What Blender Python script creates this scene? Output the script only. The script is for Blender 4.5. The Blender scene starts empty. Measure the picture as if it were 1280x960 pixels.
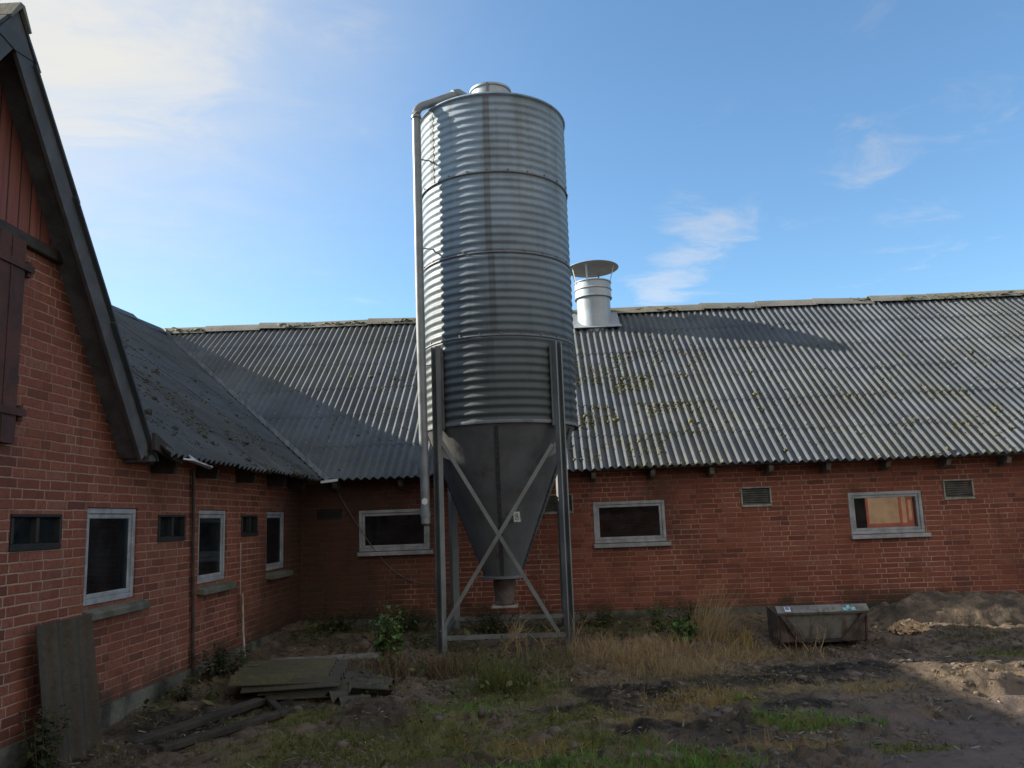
import bpy, bmesh, math, random
import numpy as np
from mathutils import Vector, Matrix
R = math.radians
random.seed(7)
rng = np.random.default_rng(7)
sc = bpy.context.scene
COL = sc.collection

# ------------------------------------------------------------------ camera / sun
CAMZ = 1.45
cam = bpy.data.cameras.new("camera"); cam.sensor_width = 36; cam.lens = 36 * 1027.48 / 1280
cam.clip_start = .05; cam.clip_end = 2000
co = bpy.data.objects.new("camera", cam); COL.objects.link(co)
cr = (0.9985685, 0.0397582, -0.0357795); cu = (0.0416923, -0.1595368, 0.9863112); cw = (-0.0335058, 0.9863910, 0.1609660)
co.matrix_world = Matrix(((cr[0], cu[0], -cw[0], 0), (cr[1], cu[1], -cw[1], 0), (cr[2], cu[2], -cw[2], CAMZ), (0, 0, 0, 1)))
sc.camera = co
SUN = Vector((-1.97, .42, 1.0)).normalized()
sl = bpy.data.lights.new("sun", 'SUN'); sl.energy = 4.5; sl.angle = R(.55); sl.color = (1, .90, .74)
so = bpy.data.objects.new("sun", sl); COL.objects.link(so)
so.rotation_euler = (-SUN).to_track_quat('-Z', 'Y').to_euler(); so.location = (-20, 5, 15)
sc.view_settings.view_transform = 'Standard'; sc.view_settings.look = 'None'
sc.view_settings.exposure = 1.2; sc.view_settings.gamma = 1

# ------------------------------------------------------------------ node helpers
class NT:
    def __init__(s, tree): s.t = tree; s.n = tree.nodes; s.l = tree.links
    def new(s, typ, **kw):
        n = s.n.new(typ)
        for k, v in kw.items(): setattr(n, k, v)
        return n
    def put(s, sock, v):
        if v is None: return
        if isinstance(v, bpy.types.NodeSocket): s.l.new(v, sock)
        else: sock.default_value = v
    def m(s, op, a, b=None, c=None, clamp=False):
        n = s.new('ShaderNodeMath', operation=op); n.use_clamp = clamp
        s.put(n.inputs[0], a); s.put(n.inputs[1], b); s.put(n.inputs[2], c)
        return n.outputs[0]
    def noise(s, vec, scale, detail=4, rough=.55, dist=0, out=0):
        n = s.new('ShaderNodeTexNoise'); s.put(n.inputs['Vector'], vec); n.inputs['Scale'].default_value = scale
        n.inputs['Detail'].default_value = detail; n.inputs['Roughness'].default_value = rough; n.inputs['Distortion'].default_value = dist
        return n.outputs[out]
    def ramp(s, fac, stops, interp='LINEAR'):
        n = s.new('ShaderNodeValToRGB'); s.put(n.inputs[0], fac); e = n.color_ramp.elements; n.color_ramp.interpolation = interp
        while len(e) < len(stops): e.new(.5)
        for el, (p, c) in zip(e, stops): el.position = p; el.color = tuple(c) + (1,) if len(c) == 3 else c
        return n.outputs[0]
    def step(s, v, a, b, lo=0, hi=1):
        n = s.new('ShaderNodeMapRange', interpolation_type='SMOOTHSTEP'); s.put(n.inputs[0], v)
        for i, x in enumerate((a, b, lo, hi)): s.put(n.inputs[i + 1], x)
        return n.outputs[0]
    def mix(s, fac, a, b, blend='MIX'):
        n = s.new('ShaderNodeMix', data_type='RGBA', blend_type=blend); s.put(n.inputs[0], fac)
        for i, v in ((6, a), (7, b)):
            s.put(n.inputs[i], tuple(v) + (1,) if isinstance(v, tuple) and len(v) == 3 else v)
        return n.outputs[2]
    def xyz(s, vec):
        n = s.new('ShaderNodeSeparateXYZ'); s.put(n.inputs[0], vec); return n.outputs
    def vec(s, x, y, z):
        n = s.new('ShaderNodeCombineXYZ')
        for i, v in enumerate((x, y, z)): s.put(n.inputs[i], v)
        return n.outputs[0]
    def pos(s): return s.new('ShaderNodeNewGeometry').outputs['Position']
    def obj(s): return s.new('ShaderNodeTexCoord').outputs['Object']
    def island(s): return s.new('ShaderNodeNewGeometry').outputs['Random Per Island']
    def bump(s, h, strength=.5, dist=.01):
        n = s.new('ShaderNodeBump'); s.put(n.inputs['Height'], h); n.inputs['Strength'].default_value = strength; n.inputs['Distance'].default_value = dist
        return n.outputs[0]

def mat(name):
    m = bpy.data.materials.new(name); m.use_nodes = True
    t = NT(m.node_tree); b = t.n['Principled BSDF']
    return m, t, b

def simple(name, col, rough=.7, metal=0, var=.25, nscale=6, bump=.0, spec=.5, col2=None, fine=60):
    """base colour broken up by two noises, optional second colour in patches"""
    m, t, b = mat(name); p = t.pos()
    n1 = t.noise(p, nscale, 6, .6); n2 = t.noise(p, fine, 4, .6)
    c2 = col2 or tuple(x * (1 - var) for x in col); c1 = tuple(min(1, x * (1 + var * .6)) for x in col)
    c = t.mix(t.step(n1, .38, .62), c2, c1)
    c = t.mix(t.m('MULTIPLY', t.step(n2, .35, .7), var), c, tuple(x * .55 for x in col))
    t.put(b.inputs['Base Color'], c); b.inputs['Metallic'].default_value = metal; b.inputs['Specular IOR Level'].default_value = spec
    t.put(b.inputs['Roughness'], t.step(n1, .2, .8, max(.05, rough - .1), min(1, rough + .1)))
    if bump: t.put(b.inputs['Normal'], t.bump(n2, bump, .01))
    return m

# ------------------------------------------------------------------ materials
def brick_mat(name, seed, dark_mix=.5, mortar_lo=.0, mortar_col=(.34, .23, .19), axis='xy', mult=1.0, corner=False):
    m, t, b = mat(name)
    p = t.pos(); x, y, z = t.xyz(p)
    wob = t.noise(p, 9, 3, .6); wob2 = t.noise(t.vec(z, x, y), 9, 3, .6)
    u0 = t.m('ADD', x, y); u0 = t.m('ADD', u0, 40 + seed * .37)
    u = t.m('ADD', u0, t.m('MULTIPLY', t.m('SUBTRACT', wob, .5), .022))
    v = t.m('ADD', z, t.m('MULTIPLY', t.m('SUBTRACT', wob2, .5), .014))
    H = .0645; L = .58
    vr = t.m('DIVIDE', v, H); row = t.m('FLOOR', vr); fv = t.m('SUBTRACT', vr, row)
    odd = t.m('MODULO', t.m('ADD', row, 200), 4)
    wn0 = t.new('ShaderNodeTexWhiteNoise', noise_dimensions='1D'); t.put(wn0.inputs['W'], row)
    sh = t.m('ADD', t.m('MULTIPLY', odd, .29), t.m('MULTIPLY', wn0.outputs[0], .05))
    ur = t.m('DIVIDE', t.m('ADD', u, sh), L); cell = t.m('FLOOR', ur); fu = t.m('SUBTRACT', ur, cell)
    s1 = t.m('GREATER_THAN', fu, .4); s2 = t.m('GREATER_THAN', fu, .8)
    idx = t.m('ADD', s1, s2)
    # distance along the brick to the nearest joint (metres)
    d0 = t.m('MULTIPLY', t.m('MINIMUM', t.m('MINIMUM', fu, t.m('ABSOLUTE', t.m('SUBTRACT', fu, .4))),
             t.m('MINIMUM', t.m('ABSOLUTE', t.m('SUBTRACT', fu, .8)), t.m('SUBTRACT', 1, fu))), L)
    d1 = t.m('MULTIPLY', t.m('MINIMUM', fv, t.m('SUBTRACT', 1, fv)), H)
    d = t.m('MINIMUM', d0, d1)
    d = t.m('ADD', d, t.m('MULTIPLY', t.m('SUBTRACT', t.noise(p, 45, 3, .7), .5), .005))
    joint = t.step(d, .0035, .0075, 1, 0)
    wn = t.new('ShaderNodeTexWhiteNoise', noise_dimensions='3D')
    t.put(wn.inputs['Vector'], t.vec(t.m('ADD', t.m('MULTIPLY', cell, 3), idx), row, seed))
    rnd = wn.outputs[0]
    col = t.ramp(rnd, [(0, (.135, .050, .038)), (.10, (.19, .064, .043)), (.45, (.225, .074, .048)), (.75, (.25, .086, .056)), (.93, (.26, .097, .065)), (1, (.23, .10, .073))])
    fine = t.noise(p, 38, 6, .7)
    col = t.mix(t.m('MULTIPLY', t.step(fine, .42, .68), .55), col, (.10, .038, .027))
    # mortar: worn away or smeared red in places
    big = t.noise(p, .9, 5, .6)
    mid = t.noise(p, 3.3, 5, .6)
    mort = t.mix(t.step(mid, .42, .68), mortar_col, (.24, .125, .085))
    vis = t.step(t.m('ADD', t.m('MULTIPLY', big, .6), t.m('MULTIPLY', mid, .4)), .40, .58, mortar_lo, 1)
    col = t.mix(t.m('MULTIPLY', joint, vis), col, mort)
    # soot / algae blotches with shapes of their own, pale salt blooms
    blot = t.noise(p, .75, 6, .62, .4)
    col = t.mix(t.step(blot, .50, .72, 0, dark_mix), col, (.045, .028, .022))
    bloom = t.noise(t.vec(z, y, x), 1.6, 6, .65)
    col = t.mix(t.step(bloom, .60, .80, 0, .4), col, (.36, .24, .19))
    # splash dirt and green algae climbing from the soil in an irregular fringe
    fr = t.m('ADD', z, t.m('MULTIPLY', t.m('SUBTRACT', t.noise(p, 2.2, 6, .65), .5), 1.0))
    col = t.mix(t.step(fr, .12, .42, .75, 0), col, (.035, .033, .022))
    run = t.noise(t.vec(t.m('MULTIPLY', x, 5), t.m('MULTIPLY', y, 5), t.m('MULTIPLY', z, .45)), 1, 5, .6)
    col = t.mix(t.m('MULTIPLY', t.step(run, .56, .72, 0, .55), t.step(big, .35, .6)), col, (.052, .034, .028))
    if corner:   # corner shade painted into the bricks, with damp and algae, ragged edge, also behind the silo
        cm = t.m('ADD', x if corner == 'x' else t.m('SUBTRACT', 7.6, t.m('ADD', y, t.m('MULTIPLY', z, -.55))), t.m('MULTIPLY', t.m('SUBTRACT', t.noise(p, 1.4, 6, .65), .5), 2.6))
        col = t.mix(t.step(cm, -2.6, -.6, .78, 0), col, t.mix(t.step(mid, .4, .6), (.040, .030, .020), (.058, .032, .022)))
    if mult != 1: col = t.mix(1.0, col, (mult, mult, mult), 'MULTIPLY')
    t.put(b.inputs['Base Color'], col); b.inputs['Roughness'].default_value = .88; b.inputs['Specular IOR Level'].default_value = .25
    hgt = t.m('SUBTRACT', t.m('MULTIPLY', fine, .35), joint)
    t.put(b.inputs['Normal'], t.bump(hgt, .8, .008))
    return m

def fibre_mat(name, base=(.23, .23, .225), moss=.5, dark=.0, mosscol=(.12, .11, .022), row_freq=None):
    m, t, b = mat(name); p = t.pos(); isl = t.island()
    n1 = t.noise(p, 1.3, 6, .6); n2 = t.noise(p, 26, 5, .7); n3 = t.noise(p, 110, 3, .6)
    c = t.mix(t.step(n1, .35, .68), tuple(x * .72 for x in base), tuple(x * 1.12 for x in base))
    c = t.mix(t.m('MULTIPLY', t.m('SUBTRACT', isl, .2), .35), c, tuple(x * .55 for x in base))
    c = t.mix(t.step(n2, .5, .72, 0, .7), c, tuple(x * .42 for x in base))
    c = t.mix(t.step(n3, .62, .74, 0, .35), c, (.21, .215, .21))
    # orange-yellow lichen and moss, denser in a few drifts
    drift = t.noise(p, .55, 4, .55); sp = t.noise(p, 30, 5, .7)
    mk = t.m('MULTIPLY', t.step(sp, .50, .62), t.step(drift, .42, .62))
    c = t.mix(t.m('MULTIPLY', mk, moss), c, mosscol)
    if dark: c = t.mix(dark, c, (.055, .055, .05))
    t.put(b.inputs['Base Color'], c); b.inputs['Roughness'].default_value = .8; b.inputs['Specular IOR Level'].default_value = .35
    t.put(b.inputs['Normal'], t.bump(t.m('ADD', n2, t.m('MULTIPLY', n3, .5)), .45, .012))
    return m

def galv_mat(name, base=(.215, .275, .335), rough=.55, metal=.2, dirt=.35, streak=True, low=0, rusty=0):
    m, t, b = mat(name); p = t.pos(); x, y, z = t.xyz(p)
    n1 = t.noise(p, 2.4, 6, .6); n2 = t.noise(p, 40, 4, .6)
    st = t.noise(t.vec(t.m('MULTIPLY', x, 9), t.m('MULTIPLY', y, 9), t.m('MULTIPLY', z, .5)), 1, 5, .6)
    vor = t.new('ShaderNodeTexVoronoi'); t.put(vor.inputs['Vector'], p); vor.inputs['Scale'].default_value = 55
    spang = t.xyz(vor.outputs['Color'])[0]
    c = t.mix(t.step(n1, .35, .65), tuple(v * .8 for v in base), tuple(min(1, v * 1.1) for v in base))
    c = t.mix(t.m('MULTIPLY', spang, .16), c, tuple(v * .6 for v in base))
    if streak: c = t.mix(t.step(st, .47, .68, 0, dirt), c, (.13, .135, .12))
    c = t.mix(t.step(n2, .6, .75, 0, .3), c, (.2, .2, .19))
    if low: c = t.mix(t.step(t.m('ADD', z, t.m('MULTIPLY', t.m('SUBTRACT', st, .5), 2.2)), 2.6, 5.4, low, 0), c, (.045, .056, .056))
    t.put(b.inputs['Base Color'], c); b.inputs['Metallic'].default_value = metal
    t.put(b.inputs['Roughness'], t.step(n1, .25, .75, rough - .07, rough + .14))
    if rusty:
        c = t.mix(t.step(t.noise(p, 3.6, 7, .7, .5), .54, .68, 0, rusty), c, (.085, .06, .055))
        c = t.mix(t.step(t.noise(p, 1.8, 5, .6), .5, .64, 0, .5), c, (.19, .185, .19))
        t.put(b.inputs['Base Color'], c)
    t.put(b.inputs['Normal'], t.bump(t.noise(p, 2.6, 3, .5), .5, .03))
    return m

M = {}
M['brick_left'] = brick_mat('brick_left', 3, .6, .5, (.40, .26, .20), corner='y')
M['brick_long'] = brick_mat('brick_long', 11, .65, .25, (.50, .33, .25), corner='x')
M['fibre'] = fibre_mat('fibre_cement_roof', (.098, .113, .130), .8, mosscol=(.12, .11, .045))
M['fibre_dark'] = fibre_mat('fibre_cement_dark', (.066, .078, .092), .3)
M['fibre_old'] = fibre_mat('fibre_cement_mossy', (.065, .062, .05), .9, mosscol=(.085, .085, .03))
M['fibre_top'] = fibre_mat('fibre_cement_yellow_moss', (.085, .078, .045), .9, mosscol=(.115, .105, .04))
M['ridge'] = fibre_mat('ridge_caps', (.20, .195, .175), 1.0, mosscol=(.15, .14, .03))
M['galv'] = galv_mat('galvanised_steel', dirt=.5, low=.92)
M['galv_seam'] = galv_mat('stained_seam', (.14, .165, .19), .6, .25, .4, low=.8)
M['galv_cone'] = galv_mat('dull_galvanised', (.165, .18, .20), .55, .35, .45, rusty=.7)
M['galv_leg'] = galv_mat('galvanised_legs', (.20, .215, .22), .5, .55, .4)
M['galv_new'] = galv_mat('bright_galvanised', (.36, .40, .43), .5, .3, .2)
M['pvc'] = simple('grey_plastic_pipe', (.19, .21, .225), .45, .15, .2, 5)
M['white_frame'] = simple('white_painted_frame', (.31, .325, .345), .5, 0, .25, 7, .1)
M['grey_frame'] = simple('weathered_frame', (.30, .28, .24), .65, 0, .3, 9, .1)
M['dark_frame'] = simple('black_iron_frame', (.022, .022, .022), .6, 0, .3, 9)
M['concrete'] = simple('concrete_sill', (.13, .125, .105), .9, 0, .45, 7, .4, .3, (.09, .095, .07))
M['plinth'] = simple('plinth_render', (.13, .125, .105), .9, 0, .6, 2.2, .5, .3, (.028, .03, .022))
M['wood_dark'] = simple('dark_wood', (.045, .035, .03), .8, 0, .4, 8, .3)
M['wood_grey'] = simple('grey_weathered_wood', (.16, .145, .125), .85, 0, .4, 10, .3)
M['wood_mossy'] = simple('rotting_wood', (.045, .038, .028), .9, 0, .5, 9, .4)
M['soffit'] = simple('soffit_boards', (.11, .11, .12), .8, 0, .35, 5, .2)
M['barge'] = simple('barge_paint', (.085, .085, .09), .75, 0, .3, 4, .2)
M['slat'] = simple('grey_slats', (.13, .135, .12), .7, 0, .3, 9)
M['door'] = simple('brown_hatch', (.075, .028, .022), .75, 0, .4, 6, .2)
M['zinc'] = simple('zinc_flashing', (.55, .57, .58), .5, .2, .2, 8)
M['zinc_old'] = simple('dull_zinc', (.24, .25, .25), .6, .2, .4, 30)
M['cable'] = simple('cable_sheath', (.16, .13, .12), .7, 0, .2)
M['pipe_rust'] = simple('old_iron_pipe', (.065, .045, .038), .7, .2, .4, 9)
M['rod'] = simple('pale_rod', (.42, .38, .33), .7, 0, .3, 9)
M['seam_dark'] = simple('dark_seam', (.055, .056, .06), .7, .1, .4, 20)
M['rust'] = simple('rusty_steel', (.11, .08, .068), .75, .2, .45, 8, .3)
M['inside'] = simple('dark_interior', (.03, .028, .026), .9, 0, .3)
M['soil'] = None
M['sticker'] = simple('white_sticker', (.62, .64, .66), .5, 0, .1)
M['sticker_blue'] = simple('blue_sticker', (.12, .2, .5), .5, 0, .1)
M['sticker_teal'] = simple('teal_sticker', (.25, .55, .6), .5, 0, .3, 40)
M['ink'] = simple('faded_ink', (.10, .10, .10), .7, 0, .1)
M['plate'] = simple('maker_plate', (.34, .35, .33), .5, .2, .2, 20)

def boards_mat():
    m, t, b = mat('red_boards'); p = t.pos(); x, y, z = t.xyz(p)
    bd = t.m('DIVIDE', y, .115); k = t.m('FLOOR', bd); f = t.m('SUBTRACT', bd, k)
    wn = t.new('ShaderNodeTexWhiteNoise', noise_dimensions='1D'); t.put(wn.inputs['W'], k)
    g = t.noise(t.vec(t.m('MULTIPLY', x, 20), t.m('MULTIPLY', y, 20), z), 1.2, 6, .65)
    c = t.mix(wn.outputs[0], (.20, .065, .050), (.27, .09, .068)); c = t.mix(t.step(g, .45, .7, 0, .6), c, (.07, .032, .028))
    gap = t.step(t.m('MINIMUM', f, t.m('SUBTRACT', 1, f)), .02, .07, 1, 0)
    c = t.mix(gap, c, (.02, .012, .01)); t.put(b.inputs['Base Color'], c); b.inputs['Roughness'].default_value = .8
    t.put(b.inputs['Normal'], t.bump(t.m('SUBTRACT', t.m('MULTIPLY', g, .2), gap), .7, .008)); return m
M['boards'] = boards_mat()

def bucket_mat():
    m, t, b = mat('worn_green_paint'); p = t.pos(); x, y, z = t.xyz(p)
    n1 = t.noise(p, 5, 6, .65); n2 = t.noise(p, 30, 5, .7)
    st = t.noise(t.vec(t.m('MULTIPLY', x, 14), t.m('MULTIPLY', y, 14), t.m('MULTIPLY', z, 1.6)), 1, 5, .65)
    c = t.mix(t.step(n1, .4, .6), (.14, .135, .12), (.20, .195, .175))
    c = t.mix(t.step(st, .48, .64, 0, .85), c, (.10, .065, .05))
    c = t.mix(t.step(n2, .6, .72, 0, .6), c, (.04, .032, .03))
    t.put(b.inputs['Base Color'], c); b.inputs['Roughness'].default_value = .65; b.inputs['Metallic'].default_value = .1
    t.put(b.inputs['Normal'], t.bump(n2, .3, .01)); return m
M['bucket'] = bucket_mat()

def glass_mat():
    m, t, b = mat('window_glass'); t.n.remove(b); out = [n for n in t.n if n.type == 'OUTPUT_MATERIAL'][0]
    tr = t.new('ShaderNodeBsdfTransparent'); tr.inputs[0].default_value = (.42, .47, .50, 1)
    gl = t.new('ShaderNodeBsdfGlossy'); gl.inputs['Roughness'].default_value = .035; gl.inputs[0].default_value = (.9, .95, 1, 1)
    n = t.bump(t.noise(t.pos(), 2.2, 2, .4), .06, .03); t.put(gl.inputs['Normal'], n)
    df = t.new('ShaderNodeBsdfDiffuse'); df.inputs[0].default_value = (.085, .10, .11, 1)
    fr = t.new('ShaderNodeFresnel'); fr.inputs[0].default_value = 1.45; t.put(fr.inputs['Normal'], n)
    grime = t.step(t.noise(t.pos(), 5, 6, .65), .35, .75, .05, .22)
    m1 = t.new('ShaderNodeMixShader'); t.put(m1.inputs[0], grime); t.l.new(tr.outputs[0], m1.inputs[1]); t.l.new(df.outputs[0], m1.inputs[2])
    m2 = t.new('ShaderNodeMixShader'); t.put(m2.inputs[0], t.m('MULTIPLY', fr.outputs[0], .8)); t.l.new(m1.outputs[0], m2.inputs[1]); t.l.new(gl.outputs[0], m2.inputs[2])
    t.l.new(m2.outputs[0], out.inputs[0]); return m
M['glass'] = glass_mat()

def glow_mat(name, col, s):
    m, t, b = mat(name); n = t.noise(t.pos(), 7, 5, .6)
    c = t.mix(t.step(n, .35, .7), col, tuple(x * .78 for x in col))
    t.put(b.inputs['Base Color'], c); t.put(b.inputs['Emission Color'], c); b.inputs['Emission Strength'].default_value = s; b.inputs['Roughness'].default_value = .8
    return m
M['glow_red'] = glow_mat('glowing_red_wall', (.52, .14, .085), .72)  # emission put in for light on the interior wall, no lamp there
M['glow_yellow'] = glow_mat('glowing_yellow_wall', (.78, .42, .21), .74)

def leaf_mat(name, c1, c2, c3=None, trans=.25):
    m, t, b = mat(name); isl = t.island()
    st = [(0, c1), (.6, c2)] + ([(1, c3)] if c3 else [])
    c = t.ramp(isl, st); c = t.mix(t.step(t.noise(t.pos(), 14, 3, .6), .4, .7, 0, .45), c, tuple(x * .5 for x in c1))
    t.put(b.inputs['Base Color'], c); b.inputs['Roughness'].default_value = .6; b.inputs['Specular IOR Level'].default_value = .3
    out = [n for n in t.n if n.type == 'OUTPUT_MATERIAL'][0]
    tl = t.new('ShaderNodeBsdfTranslucent'); t.put(tl.inputs[0], c)
    mx = t.new('ShaderNodeMixShader'); mx.inputs[0].default_value = trans
    t.l.new(b.outputs[0], mx.inputs[1]); t.l.new(tl.outputs[0], mx.inputs[2]); t.l.new(mx.outputs[0], out.inputs[0]); return m
M['grass'] = leaf_mat('green_grass', (.075, .095, .022), (.14, .15, .036), (.24, .20, .08))
M['grass_bright'] = leaf_mat('fresh_grass', (.085, .19, .026), (.14, .28, .045), (.21, .28, .07))
M['grass_olive'] = leaf_mat('olive_grass', (.075, .08, .026), (.14, .13, .048), (.25, .21, .10))
M['straw'] = leaf_mat('dry_straw', (.28, .185, .085), (.43, .30, .15), (.54, .41, .24))
M['straw_gold'] = leaf_mat('golden_straw', (.32, .21, .065), (.42, .29, .095), (.46, .36, .15))
M['leaf'] = leaf_mat('nettle_leaves', (.03, .075, .016), (.07, .16, .03), (.17, .25, .07))
M['leaf_dark'] = leaf_mat('dark_leaves', (.02, .034, .012), (.04, .06, .02), (.07, .075, .03))
M['brown_stem'] = leaf_mat('dead_brown_stems', (.08, .055, .034), (.13, .09, .05), (.21, .15, .085), .1)
M['chips'] = leaf_mat('wood_chips', (.42, .27, .14), (.58, .40, .22), (.66, .50, .32), .05)
M['litter'] = leaf_mat('leaf_litter', (.06, .045, .03), (.15, .11, .065), (.36, .29, .20), .05)
M['clod'] = simple('mud_clods', (.13, .10, .075), .85, 0, .4, 12, .4)
M['bark'] = simple('bark', (.07, .055, .04), .9, 0, .4, 9, .4)

# ------------------------------------------------------------------ numpy noise
def _h(ix, iy, seed):
    n = (ix.astype(np.int64) * 374761393 + iy.astype(np.int64) * 668265263 + seed * 974634777) & 0x7fffffff
    n = ((n ^ (n >> 13)) * 1274126177) & 0x7fffffff
    return ((n ^ (n >> 16)) & 0xffff) / 65535.0
def vnoise(x, y, seed=0):
    x = np.asarray(x, float); y = np.asarray(y, float)
    ix = np.floor(x); iy = np.floor(y); fx = x - ix; fy = y - iy
    fx = fx * fx * (3 - 2 * fx); fy = fy * fy * (3 - 2 * fy)
    a = _h(ix, iy, seed); b = _h(ix + 1, iy, seed); c = _h(ix, iy + 1, seed); d = _h(ix + 1, iy + 1, seed)
    return a + (b - a) * fx + (c - a) * fy + (a - b - c + d) * fx * fy
def fbm(x, y, sc_, seed=0, octv=4, g=.5):
    s = 0; a = 1; tot = 0; x = np.asarray(x) * sc_; y = np.asarray(y) * sc_
    for i in range(octv):
        s = s + a * vnoise(x * 2 ** i + 17.3 * i, y * 2 ** i - 9.1 * i, seed + i); tot += a; a *= g
    return s / tot
def sstep(v, a, b):
    t = np.clip((v - a) / (b - a), 0, 1); return t * t * (3 - 2 * t)

# patches on the ground: (x, y, rx, ry)
GREEN = [(-.9, 6.1, .6, .25), (.1, 6.3, .5, .25), (.75, 5.1, .5, .2), (-1.5, 5.9, .5, .25), (-.6, 5.5, .5, .2), (-1.9, 6.5, .5, .3), (.2, 5.6, .5, .25), (-.3, 6.9, .6, .35), (.3, 4.9, .75, .32), (1.75, 5.95, .5, .17), (-.75, 6.55, .55, .3), (-.2, 5.9, .6, .2), (1.45, 6.7, .3, .15), (-1.2, 5.6, .9, .35), (2.2, 5.3, .3, .1), (-.4, 7.4, .5, .4), (4.3, 8.3, .6, .2)]
STRAW = [(1.2, 6.75, .5, .3), (2.65, 6.95, .5, .22), (1.0, 8.3, .8, .5), (2.0, 7.1, .7, .2), (.55, 6.2, .6, .25), (1.35, 5.5, .4, .12), (1.9, 8.6, .7, .4), (-.1, 5.5, .5, .2), (3.6, 7.2, .5, .15)]
DARK = [(1.9, 7.45, .6, .28), (.6, 7.15, .6, .3), (2.5, 7.9, .6, .25), (.2, 6.6, .35, .15), (1.9, 6.45, .4, .15), (-2.3, 7.0, .9, .4), (-2.7, 6.2, .4, .7), (.7, 5.9, .4, .15)]
SMOOTH = [(3.2, 5.4, 1.7, 1.3), (2.3, 4.6, .9, .6), (4.8, 6.2, 1.2, .9)]
def patch(lst, X, Y, seed):
    w = (fbm(X, Y, 2.6, seed, 4) - .5) * 1.5
    r = np.zeros_like(np.asarray(X, float))
    for (a, b, c, d) in lst:
        q = 1 - np.sqrt(((X - a) / c) ** 2 + ((Y - b) / d) ** 2) + w
        r = np.maximum(r, sstep(q, -.15, .5))
    return r
def gh(X, Y):
    X = np.asarray(X, float); Y = np.asarray(Y, float)
    h = .11 * sstep(Y, 8.3, 10.6) + .10 * sstep(-X, 2.3, 3.2) * sstep(Y, 3, 8)
    sm = patch(SMOOTH, X, Y, 31)
    rough = 1 - .8 * sm
    h = h + rough * ((fbm(X, Y, 1.3, 3, 3) - .5) * .09 + (fbm(X, Y, 5, 5, 2) - .5) * .05 + (fbm(X, Y, 15, 8, 3, .6) - .5) * .062)
    # churned clods in the dark mud
    h = h + rough * .05 * sstep(fbm(X, Y, 6, 12, 4, .6), .52, .60) * sstep(fbm(X, Y, .9, 14, 2), .4, .6)
    # long mud ridges left by wheels on the right
    for (x0, y0, x1, y1, hh, w) in ((2.9, 6.85, 6.5, 7.75, .10, .13), (1.9, 6.2, 6, 6.75, .05, .10), (1.5, 4.75, 5.5, 5.9, .035, .16)):
        dx, dy = x1 - x0, y1 - y0; L = math.hypot(dx, dy)
        s = ((X - x0) * dx + (Y - y0) * dy) / L; d = (-(X - x0) * dy + (Y - y0) * dx) / L + (fbm(X, Y, 1.6, 23, 3) - .5) * .35
        h = h + hh * np.exp(-(d / w) ** 2) * sstep(s, -.2, .5) * (1 - sstep(s, L - .5, L + .3)) * (.5 + fbm(X, Y, 3, 27, 2))
        h = h - .6 * hh * np.exp(-((d + w * 2) / (w * 1.3)) ** 2) * sstep(s, -.2, .5)
    return h * sstep(np.hypot(X, Y - 7) * -1, -40, -15)
def gz(x, y): return float(gh(np.array([x]), np.array([y]))[0])

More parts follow.
